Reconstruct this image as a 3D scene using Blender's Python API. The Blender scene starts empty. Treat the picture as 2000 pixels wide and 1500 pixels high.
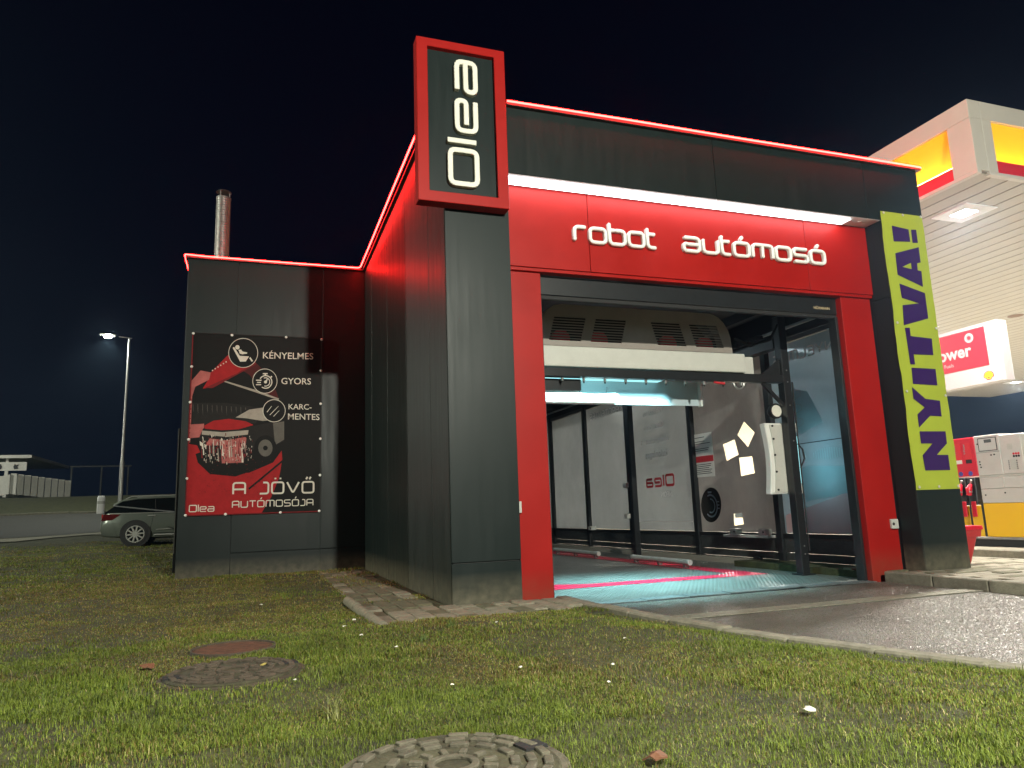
import bpy, bmesh, math, random
import numpy as np
from mathutils import Vector, Matrix
from mathutils.geometry import tessellate_polygon
random.seed(7)
RNG = np.random.default_rng(11)
SC = bpy.context.scene
COL = SC.collection

# ------------------------------------------------------------ camera, sky, exposure
CAM_POS = Vector((-2.094, -8.135, 1.0))
YAW, PITCH, ROLL = 0.34097, 0.17365, -0.03587
cd = bpy.data.cameras.new('camera'); cam = bpy.data.objects.new('camera', cd); COL.objects.link(cam)
fw = Vector((math.sin(YAW)*math.cos(PITCH), math.cos(YAW)*math.cos(PITCH), math.sin(PITCH)))
rt = Vector((math.cos(YAW), -math.sin(YAW), 0.0)); up = rt.cross(fw)
rt2 = rt*math.cos(ROLL) + up*math.sin(ROLL); up2 = up*math.cos(ROLL) - rt*math.sin(ROLL)
cam.matrix_world = Matrix(((rt2.x, up2.x, -fw.x, CAM_POS.x), (rt2.y, up2.y, -fw.y, CAM_POS.y), (rt2.z, up2.z, -fw.z, CAM_POS.z), (0, 0, 0, 1)))
cd.sensor_width = 36.0; cd.lens = 36.0*1419.24/2000.0
cd.clip_start = 0.05; cd.clip_end = 2000.0
SC.camera = cam

world = bpy.data.worlds.new('World'); SC.world = world; world.use_nodes = True
wn = world.node_tree; wn.nodes.clear()
wo = wn.nodes.new('ShaderNodeOutputWorld'); wb = wn.nodes.new('ShaderNodeBackground')
tc = wn.nodes.new('ShaderNodeTexCoord'); sx = wn.nodes.new('ShaderNodeSeparateXYZ'); cr = wn.nodes.new('ShaderNodeValToRGB')
wn.links.new(tc.outputs['Generated'], sx.inputs[0]); wn.links.new(sx.outputs['Z'], cr.inputs[0])
cr.color_ramp.elements[0].position = 0.0; cr.color_ramp.elements[0].color = (0.0024, 0.0044, 0.0100, 1)
cr.color_ramp.elements[1].position = 0.62; cr.color_ramp.elements[1].color = (0.0002, 0.0003, 0.0032, 1)
e = cr.color_ramp.elements.new(0.22); e.color = (0.0007, 0.0012, 0.0056, 1)
wn.links.new(cr.outputs[0], wb.inputs[0]); wb.inputs[1].default_value = 1.0
wn.links.new(wb.outputs[0], wo.inputs[0])

vs = SC.view_settings
vs.view_transform = 'Standard'; vs.look = 'None'; vs.exposure = 0.0; vs.gamma = 1.0; vs.use_curve_mapping = False
cy = SC.cycles
cy.use_denoising = True; cy.max_bounces = 7; cy.diffuse_bounces = 3; cy.glossy_bounces = 4; cy.transmission_bounces = 6
cy.transparent_max_bounces = 10; cy.caustics_reflective = False; cy.caustics_refractive = False
cy.use_adaptive_sampling = True; cy.adaptive_threshold = 0.02; cy.volume_bounces = 0
cy.sample_clamp_indirect = 6.0; cy.use_light_tree = True

# ------------------------------------------------------------ materials
def mat(name, col, rough=0.5, metal=0.0, var=0.0, vscale=6.0, bump=0.0, bscale=40.0, spec=0.5, emit=None, estr=0.0,
        rvar=0.0, stain=None, coat=0.0, stretch=None):
    m = bpy.data.materials.new(name); m.use_nodes = True
    nt = m.node_tree; b = nt.nodes['Principled BSDF']
    b.inputs['Base Color'].default_value = (*col, 1); b.inputs['Roughness'].default_value = rough
    b.inputs['Metallic'].default_value = metal; b.inputs['Specular IOR Level'].default_value = spec
    if coat: b.inputs['Coat Weight'].default_value = coat; b.inputs['Coat Roughness'].default_value = 0.08
    if emit is not None:
        b.inputs['Emission Color'].default_value = (*emit, 1); b.inputs['Emission Strength'].default_value = estr
    if var or bump or rvar or stain:
        t = nt.nodes.new('ShaderNodeTexCoord'); src = t.outputs['Object']
        if stretch:
            mp = nt.nodes.new('ShaderNodeMapping'); mp.inputs['Scale'].default_value = stretch
            nt.links.new(src, mp.inputs[0]); src = mp.outputs[0]
        n = nt.nodes.new('ShaderNodeTexNoise'); n.inputs['Scale'].default_value = vscale
        n.inputs['Detail'].default_value = 7; n.inputs['Roughness'].default_value = 0.65
        nt.links.new(src, n.inputs['Vector'])
        csrc = None
        if var:
            r = nt.nodes.new('ShaderNodeValToRGB')
            r.color_ramp.elements[0].position = 0.3; r.color_ramp.elements[1].position = 0.72
            r.color_ramp.elements[0].color = (*[max(0, c*(1-var)) for c in col], 1)
            r.color_ramp.elements[1].color = (*[min(1, c*(1+var)) for c in col], 1)
            nt.links.new(n.outputs['Fac'], r.inputs[0]); csrc = r.outputs[0]
        if stain:   # (colour, height, strength): splash dirt from the ground up, broken by noise
            scol, h, st = stain
            s = nt.nodes.new('ShaderNodeSeparateXYZ'); nt.links.new(t.outputs['Object'], s.inputs[0])
            mr = nt.nodes.new('ShaderNodeMapRange'); mr.inputs['From Min'].default_value = h; mr.inputs['From Max'].default_value = 0.0
            nt.links.new(s.outputs['Z'], mr.inputs['Value'])
            n2 = nt.nodes.new('ShaderNodeTexNoise'); n2.inputs['Scale'].default_value = 9.0; n2.inputs['Detail'].default_value = 8
            nt.links.new(t.outputs['Object'], n2.inputs['Vector'])
            mu = nt.nodes.new('ShaderNodeMath'); mu.operation = 'MULTIPLY'; nt.links.new(mr.outputs[0], mu.inputs[0]); nt.links.new(n2.outputs['Fac'], mu.inputs[1])
            mu2 = nt.nodes.new('ShaderNodeMath'); mu2.operation = 'MULTIPLY'; mu2.inputs[1].default_value = st; mu2.use_clamp = True
            nt.links.new(mu.outputs[0], mu2.inputs[0])
            mx = nt.nodes.new('ShaderNodeMixRGB'); mx.inputs[1].default_value = (*col, 1); mx.inputs[2].default_value = (*scol, 1)
            if csrc: nt.links.new(csrc, mx.inputs[1])
            nt.links.new(mu2.outputs[0], mx.inputs[0]); csrc = mx.outputs[0]
        if csrc: nt.links.new(csrc, b.inputs['Base Color'])
        if rvar:
            m2 = nt.nodes.new('ShaderNodeMapRange'); m2.inputs['To Min'].default_value = max(0.02, rough-rvar); m2.inputs['To Max'].default_value = min(1, rough+rvar)
            m2.inputs['From Min'].default_value = 0.3; m2.inputs['From Max'].default_value = 0.7
            nt.links.new(n.outputs['Fac'], m2.inputs['Value']); nt.links.new(m2.outputs[0], b.inputs['Roughness'])
        if bump:
            n3 = nt.nodes.new('ShaderNodeTexNoise'); n3.inputs['Scale'].default_value = bscale; n3.inputs['Detail'].default_value = 5
            nt.links.new(src, n3.inputs['Vector'])
            bp = nt.nodes.new('ShaderNodeBump'); bp.inputs['Strength'].default_value = bump; bp.inputs['Distance'].default_value = 0.02
            nt.links.new(n3.outputs['Fac'], bp.inputs['Height']); nt.links.new(bp.outputs[0], b.inputs['Normal'])
    return m

def emitter(name, col, strength):
    m = bpy.data.materials.new(name); m.use_nodes = True; nt = m.node_tree; nt.nodes.clear()
    o = nt.nodes.new('ShaderNodeOutputMaterial'); e = nt.nodes.new('ShaderNodeEmission')
    e.inputs[0].default_value = (*col, 1); e.inputs[1].default_value = strength; nt.links.new(e.outputs[0], o.inputs[0])
    return m

def film(name, tint, trans, clear, dirt=0.25):
    """frosted foil on glass: diffuse-translucent with a faint gloss and a little straight see-through"""
    m = bpy.data.materials.new(name); m.use_nodes = True; nt = m.node_tree; nt.nodes.clear()
    o = nt.nodes.new('ShaderNodeOutputMaterial')
    t = nt.nodes.new('ShaderNodeTexCoord'); mp = nt.nodes.new('ShaderNodeMapping'); mp.inputs['Scale'].default_value = (0.5, 0.5, 0.4)
    n = nt.nodes.new('ShaderNodeTexNoise'); n.inputs['Scale'].default_value = 1.6; n.inputs['Detail'].default_value = 6; n.inputs['Roughness'].default_value = 0.7
    nt.links.new(t.outputs['Object'], mp.inputs[0]); nt.links.new(mp.outputs[0], n.inputs['Vector'])
    r = nt.nodes.new('ShaderNodeValToRGB'); r.color_ramp.elements[0].position = 0.32; r.color_ramp.elements[1].position = 0.7
    r.color_ramp.elements[0].color = (*[c*(1-dirt) for c in tint], 1); r.color_ramp.elements[1].color = (*tint, 1)
    nt.links.new(n.outputs['Fac'], r.inputs[0])
    tr = nt.nodes.new('ShaderNodeBsdfTranslucent'); df = nt.nodes.new('ShaderNodeBsdfDiffuse'); gl = nt.nodes.new('ShaderNodeBsdfGlossy')
    tp = nt.nodes.new('ShaderNodeBsdfTransparent'); tp.inputs[0].default_value = (0.9, 0.93, 0.93, 1)
    gl.inputs['Roughness'].default_value = 0.07
    for q in (tr, df): nt.links.new(r.outputs[0], q.inputs[0])
    a = nt.nodes.new('ShaderNodeMixShader'); a.inputs[0].default_value = trans; nt.links.new(df.outputs[0], a.inputs[1]); nt.links.new(tr.outputs[0], a.inputs[2])
    c = nt.nodes.new('ShaderNodeMixShader'); c.inputs[0].default_value = clear; nt.links.new(a.outputs[0], c.inputs[1]); nt.links.new(tp.outputs[0], c.inputs[2])
    lw_ = nt.nodes.new('ShaderNodeFresnel'); lw_.inputs[0].default_value = 1.5
    g = nt.nodes.new('ShaderNodeMixShader'); nt.links.new(lw_.outputs[0], g.inputs[0]); nt.links.new(c.outputs[0], g.inputs[1]); nt.links.new(gl.outputs[0], g.inputs[2])
    nt.links.new(g.outputs[0], o.inputs[0])
    return m

M = {}
M['clad'] = mat('anthracite_cladding', (0.0082, 0.0145, 0.0142), 0.42, spec=0.2, var=0.06, vscale=2.4, stretch=(3.0, 3.0, 0.35), bump=0.03, bscale=3.0, rvar=0.07, stain=((0.13, 0.12, 0.085), 0.34, 1.5))
M['clad_dark'] = mat('anthracite_core', (0.012, 0.014, 0.015), 0.6)
M['red'] = mat('red_cladding', (0.31, 0.0085, 0.0065), 0.45, spec=0.18, var=0.10, vscale=1.6, bump=0.03, bscale=4.0, rvar=0.06, stain=((0.20, 0.05, 0.03), 0.3, 0.9))
M['white'] = mat('white_plastic', (0.74, 0.74, 0.70), 0.4, var=0.05, vscale=5)
M['cream'] = mat('cream_letter', (0.70, 0.69, 0.60), 0.45, var=0.05, vscale=8)
M['soffit'] = mat('white_soffit', (0.78, 0.78, 0.78), 0.5, var=0.05)
M['black'] = mat('black_metal', (0.014, 0.016, 0.018), 0.35, var=0.2, vscale=12, bump=0.05, bscale=60)
M['rubber'] = mat('rubber', (0.011, 0.011, 0.012), 0.75)
M['steel'] = mat('galvanised_steel', (0.34, 0.34, 0.33), 0.4, metal=0.8, var=0.18, vscale=14, rvar=0.12)
M['grey_box'] = mat('grey_plastic', (0.46, 0.47, 0.44), 0.5, var=0.06)
M['housing'] = mat('light_grey_housing', (0.52, 0.515, 0.47), 0.4, var=0.06, vscale=4)
M['cowl'] = mat('shaded_hood_grey', (0.25, 0.22, 0.195), 0.42, var=0.08, vscale=4)  # housing grey darkened: the lintel's shade is put into the hood colour
M['led_red'] = emitter('red_led', (1.0, 0.0085, 0.0070), 100.0)
M['led_white'] = emitter('white_led', (0.93, 0.97, 1.0), 9.0)
M['led_cyan'] = emitter('cyan_led', (0.42, 0.95, 1.0), 1.2)
M['lamp_white'] = emitter('lamp_lens', (1.0, 0.98, 0.92), 60.0)
M['street_lens'] = emitter('street_lens', (0.95, 1.0, 0.82), 260.0)
# ------------------------------------------------------------ object helpers
def thing(name, label, cat, loc=(0, 0, 0), group=None, kind=None):
    o = bpy.data.objects.new(name, None); COL.objects.link(o); o.location = loc; o.empty_display_size = 0.2
    if label: o['label'] = label
    if cat: o['category'] = cat
    if group: o['group'] = group
    if kind: o['kind'] = kind
    return o
def tag(o, label=None, cat=None, group=None, kind=None):
    if label: o['label'] = label
    if cat: o['category'] = cat
    if group: o['group'] = group
    if kind: o['kind'] = kind
    return o
def root_shift(o):
    v = Vector((0, 0, 0))
    while o is not None: v += o.location; o = o.parent
    return v
def link_mesh(name, me, m, parent=None):
    o = bpy.data.objects.new(name, me); COL.objects.link(o)
    if m is not None: me.materials.append(m)
    if parent is not None:
        o.parent = parent
        if parent.type == 'EMPTY': o.matrix_parent_inverse = Matrix.Translation(-parent.location)
    return o
class MB:
    def __init__(s): s.v = []; s.f = []
    def add(s, vs, fs):
        k = len(s.v); s.v += [tuple(p) for p in vs]; s.f += [tuple(i+k for i in f) for f in fs]; return s
    def box(s, x0, x1, y0, y1, z0, z1):
        if x0 > x1: x0, x1 = x1, x0
        if y0 > y1: y0, y1 = y1, y0
        if z0 > z1: z0, z1 = z1, z0
        return s.add([(x0,y0,z0),(x1,y0,z0),(x1,y1,z0),(x0,y1,z0),(x0,y0,z1),(x1,y0,z1),(x1,y1,z1),(x0,y1,z1)],
                     [(0,3,2,1),(4,5,6,7),(0,1,5,4),(1,2,6,5),(2,3,7,6),(3,0,4,7)])
    def bar(s, p, q, w, h, upv=(0, 0, 1)):
        p, q = Vector(p), Vector(q); d = (q-p).normalized(); u = Vector(upv)
        a = d.cross(u)
        if a.length < 1e-4: a = d.cross(Vector((1, 0, 0)))
        a.normalize(); b = a.cross(d); a *= w/2; b *= h/2
        return s.add([p-a-b, p+a-b, p+a+b, p-a+b, q-a-b, q+a-b, q+a+b, q-a+b], [(3,2,1,0),(4,5,6,7),(0,1,5,4),(1,2,6,5),(2,3,7,6),(3,0,4,7)])
    def tube(s, pts, r, n=8, caps=True):
        pts = [Vector(p) for p in pts]; rr = r if isinstance(r, (list, tuple)) else [r]*len(pts); rings = []
        prev = None
        for i, p in enumerate(pts):
            d = (pts[min(i+1, len(pts)-1)]-pts[max(i-1, 0)]).normalized()
            if prev is None:
                a = d.cross(Vector((0, 0, 1)))
                if a.length < 1e-3: a = d.cross(Vector((1, 0, 0)))
            else: a = prev - d*prev.dot(d)
            a.normalize(); prev = a; b = d.cross(a)
            rings.append([p + (a*math.cos(2*math.pi*k/n) + b*math.sin(2*math.pi*k/n))*rr[i] for k in range(n)])
        vs = [v for R_ in rings for v in R_]; fs = []
        for i in range(len(pts)-1):
            for k in range(n): fs.append((i*n+k, i*n+(k+1) % n, (i+1)*n+(k+1) % n, (i+1)*n+k))
        if caps: fs.append(tuple(range(n-1, -1, -1))); fs.append(tuple((len(pts)-1)*n+k for k in range(n)))
        return s.add(vs, fs)
    def lathe(s, prof, c=(0, 0, 0), n=24, axis='z'):
        vs = []; fs = []
        for r, h in prof:
            for k in range(n):
                a = 2*math.pi*k/n; x, y = r*math.cos(a), r*math.sin(a)
                q = {'z': (x, y, h), 'y': (x, h, y), 'x': (h, x, y)}[axis]
                vs.append((c[0]+q[0], c[1]+q[1], c[2]+q[2]))
        for i in range(len(prof)-1):
            for k in range(n): fs.append((i*n+k, i*n+(k+1) % n, (i+1)*n+(k+1) % n, (i+1)*n+k))
        fs.append(tuple(range(n-1, -1, -1))); fs.append(tuple((len(prof)-1)*n+k for k in range(n)))
        return s.add(vs, fs)
    def poly(s, outer, o, u, v, d, holes=()):
        """2-D polygon (with holes) laid at o along u, v and extruded by the vector d"""
        o, u, v, d = Vector(o), Vector(u), Vector(v), Vector(d)
        loops = [list(outer)] + [list(h) for h in holes]
        tri = tessellate_polygon([[Vector((a, b, 0)) for a, b in L] for L in loops])
        flatp = [p for L in loops for p in L]; n = len(flatp)
        top = [o+u*a+v*b+d for a, b in flatp]; bot = [o+u*a+v*b for a, b in flatp]
        nrm = u.cross(v); fs = []
        for t in tri:
            a, b, c = [flatp[i] for i in t]
            ccw = (b[0]-a[0])*(c[1]-a[1])-(b[1]-a[1])*(c[0]-a[0]) > 0
            good = ccw == (nrm.dot(d) > 0)
            t = tuple(t) if good else tuple(reversed(t))
            fs.append(t); fs.append(tuple(i+n for i in reversed(t)))
        k = 0
        for L in loops:
            m = len(L)
            for i in range(m): a, b = k+i, k+(i+1) % m; fs.append((a, b, b+n, a+n))
            k += m
        return s.add(top+bot, fs)
    def build(s, name, m, parent=None, bevel=0.0, smooth=False, seg=1):
        me = bpy.data.meshes.new(name); me.from_pydata(s.v, [], s.f); me.validate()
        bm = bmesh.new(); bm.from_mesh(me)
        bmesh.ops.recalc_face_normals(bm, faces=bm.faces)
        if bevel:
            ed = [e_ for e_ in bm.edges if e_.is_manifold and e_.calc_face_angle(0) > 0.6]
            bmesh.ops.bevel(bm, geom=ed, offset=bevel, segments=seg, affect='EDGES', profile=0.5, clamp_overlap=True)
        if smooth:
            for f in bm.faces: f.smooth = True
            for e_ in bm.edges:
                if e_.is_manifold and e_.calc_face_angle(0) > 0.7: e_.smooth = False
        bm.to_mesh(me); bm.free(); me.update()
        return link_mesh(name, me, m, parent)
def box(name, m, parent, x0, x1, y0, y1, z0, z1, bevel=0.0):
    return MB().box(x0, x1, y0, y1, z0, z1).build(name, m, parent, bevel)

# ------------------------------------------------------------ lettering
def rounded(pts, r, closed):
    P = [Vector((a, b)) for a, b in pts]; n = len(P); out = []
    for i, p in enumerate(P):
        if not closed and i in (0, n-1): out.append(p); continue
        a, b = P[i-1], P[(i+1) % n]; da, db = (a-p), (b-p); k = min(r, da.length*0.48, db.length*0.48)
        if k < 1e-4 or abs(da.normalized().cross(db.normalized())) < 0.05: out.append(p); continue
        s0, s1 = p+da.normalized()*k, p+db.normalized()*k
        for j in range(5):
            t = j/4; out.append(s0*(1-t)**2 + p*2*t*(1-t) + s1*t*t)
    return out
def stroke(mb, pts, w, o, u, v, d, closed=False, r=0.2):
    """a bar of width w along a 2-D polyline with rounded corners, extruded by d"""
    P = rounded(pts, r, closed); n = len(P); L = []; R = []
    for i in range(n):
        if closed: a, b = (P[i]-P[i-1]), (P[(i+1) % n]-P[i])
        else: a = P[i]-P[i-1] if i else P[1]-P[0]; b = P[i+1]-P[i] if i < n-1 else P[-1]-P[-2]
        a, b = a.normalized(), b.normalized(); t = (a+b); t = t.normalized() if t.length > 1e-5 else a
        nn = Vector((-t.y, t.x)); k = w/2/max(0.4, nn.dot(Vector((-a.y, a.x))))
        L.append(P[i]+nn*k); R.append(P[i]-nn*k)
    o, u, v, d = Vector(o), Vector(u), Vector(v), Vector(d)
    base = [o+u*q.x+v*q.y for pair in zip(L, R) for q in pair]; m = len(base); vs = base + [p+d for p in base]; fs = []
    for i in range(n if closed else n-1):
        a, b, c, e_ = 2*i, 2*i+1, 2*((i+1) % n)+1, 2*((i+1) % n)
        fs += [(a, b, c, e_), (a+m, e_+m, c+m, b+m), (a, e_, e_+m, a+m), (b, b+m, c+m, c)]
    if not closed: fs += [(0, m, m+1, 1), (2*n-2, 2*n-1, m+2*n-1, m+2*n-2)]
    mb.add(vs, fs)
G = {  # squared letters: advance width, strokes (closed?, points); x-height 1
 'r': (.8, [(0, [(0,0),(0,1),(.8,1)])]), 'o': (1.1, [(1, [(0,0),(1.1,0),(1.1,1),(0,1)])]),
 'b': (1.1, [(0, [(0,1.5),(0,0),(1.1,0),(1.1,1),(.4,1)]), (0, [(.42,1),(.02,1)])]), 't': (.62, [(0, [(0,1.42),(0,0),(.62,0)]), (0, [(0,1),(.6,1)])]),
 'a': (1.1, [(0, [(.05,1),(1.1,1),(1.1,0),(0,0),(0,.52),(.30,.52)]), (0, [(.29,.52),(1.08,.52)])]), 'u': (1.05, [(0, [(0,1),(0,0),(1.05,0),(1.05,1)])]),
 'm': (1.5, [(0, [(0,0),(0,1),(1.5,1),(1.5,0)]), (0, [(.75,.92),(.75,0)])]), 's': (1.05, [(0, [(1.05,1),(0,1),(0,.5),(1.05,.5),(1.05,0),(0,0)])]),
 'e': (1.1, [(0, [(1.1,0),(0,0),(0,1),(1.1,1),(1.1,.5),(.22,.5)])]), 'l': (0.0, [(0, [(0,0),(0,1.45)])]),
 'O': (1.3, [(1, [(0,0),(1.3,0),(1.3,1.35),(0,1.35)])]),
 'A': (1.1, [(0, [(0,0),(0,1),(1.1,1),(1.1,0)]), (0, [(.08,.42),(1.02,.42)])]), 'J': (.8, [(0, [(0,0),(.8,0),(.8,1),(.3,1)])]),
 'V': (1.15, [(0, [(0,1),(.575,0),(1.15,1)])]), 'U': (1.1, [(0, [(0,1),(0,0),(1.1,0),(1.1,1)])]), 'T': (1.05, [(0, [(0,1),(1.05,1)]), (0, [(.52,.94),(.52,0)])]),
 'Q': (1.1, [(1, [(0,0),(1.1,0),(1.1,1),(0,1)])]), 'M': (1.4, [(0, [(0,0),(0,1),(1.4,1),(1.4,0)]), (0, [(.7,.94),(.7,0)])]),
 'S': (1.05, [(0, [(1.05,1),(0,1),(0,.5),(1.05,.5),(1.05,0),(0,0)])]), 'K': (1.0, [(0, [(0,0),(0,1)]), (0, [(1,1),(.1,.5),(1,0)])]),
 'R': (1.05, [(0, [(0,0),(0,1),(1.05,1),(1.05,.42),(.5,.42)]), (0, [(.52,.42),(.05,.42)]), (0, [(.6,.36),(1.05,0)])]), 'C': (1.0, [(0, [(1,1),(0,1),(0,0),(1,0)])]),
 'E': (.95, [(0, [(.95,1),(0,1),(0,0),(.95,0)]), (0, [(.08,.5),(.85,.5)])]), 'N': (1.1, [(0, [(0,0),(0,1),(1.1,0),(1.1,1)])]),
 'Y': (1.1, [(0, [(0,1),(.55,.45),(1.1,1)]), (0, [(.55,.4),(.55,0)])]), 'L': (.9, [(0, [(0,1),(0,0),(.9,0)])]), ' ': (.7, [])}
ACC = {'ó': ('o', 1), 'Ó': ('Q', 1), 'Ö': ('Q', 2), 'Ő': ('Q', 3), 'É': ('E', 1)}
def accents(w, k):
    c = w/2
    if k == 1: return [[(c-.06,1.22),(c+.14,1.52)]]
    if k == 2: return [[(c-.24,1.28),(c-.24,1.42)], [(c+.24,1.28),(c+.24,1.42)]]
    return [[(c-.2,1.24),(c-.06,1.46)], [(c+.12,1.24),(c+.26,1.46)]]
def squared_text(text, o, u, v, d, width, xh, sw, each, gap=0.42, rad=0.22):
    """text in the squared alphabet: width in metres fixes the advance, xh the letter height; each(char, MB) receives every letter"""
    u, v, o, d = Vector(u).normalized(), Vector(v).normalized(), Vector(o), Vector(d)
    adv = []; x = 0
    for ch in text:
        base, k = ACC.get(ch, (ch, 0)); w, st = G[base]; adv.append((x, base, k)); x += w+gap
    x -= gap; sx_ = width/(x+sw/xh)
    for ch, (x0, base, k) in zip(text, adv):
        if ch == ' ': continue
        mb = MB(); w, st = G[base]
        lines = [(c, p) for c, p in st] + [(0, p) for p in accents(w, k)] if k else st
        for si, (c, p) in enumerate(lines):
            q = [((a+x0)*sx_ + sw/2, sw/2 + b*(xh-sw)) for a, b in p]
            stroke(mb, q, sw, o, u, v, d*(1-0.06*min(si, 2)), closed=bool(c), r=rad*xh)
        each(ch, mb)
def plain_text(text, o, u, v, d, width, bold=0.0):
    """text in Blender's built-in sans, stretched to the width; returns one MB"""
    cu = bpy.data.curves.new('lettering', 'FONT'); cu.body = text; cu.size = 1.0; cu.offset = bold; cu.resolution_u = 3
    ob = bpy.data.objects.new('lettering', cu); COL.objects.link(ob)
    dg = bpy.context.evaluated_depsgraph_get(); me = ob.evaluated_get(dg).to_mesh()
    P = [(p.co.x, p.co.y) for p in me.vertices]; F = [tuple(f.vertices) for f in me.polygons]
    ob.evaluated_get(dg).to_mesh_clear(); bpy.data.objects.remove(ob); bpy.data.curves.remove(cu)
    x0, x1 = min(p[0] for p in P), max(p[0] for p in P); k = width/(x1-x0)
    u, v, o, d = Vector(u).normalized(), Vector(v).normalized(), Vector(o), Vector(d)
    mb = MB(); mb.add([o + u*((a-x0)*k) + v*(b*k) + d for a, b in P], F)
    return mb
def disc(cx, cy_, r, n=24): return [(cx+r*math.cos(2*math.pi*i/n), cy_+r*math.sin(2*math.pi*i/n)) for i in range(n)]
def rrect(x0, x1, y0, y1, r, n=5):
    out = []
    for cx, cy_, a0 in ((x1-r, y1-r, 0), (x0+r, y1-r, 90), (x0+r, y0+r, 180), (x1-r, y0+r, 270)):
        for i in range(n+1): a = math.radians(a0+90*i/n); out.append((cx+r*math.cos(a), cy_+r*math.sin(a)))
    return out
X_, Y_, Z_ = Vector((1, 0, 0)), Vector((0, 1, 0)), Vector((0, 0, 1))
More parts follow.
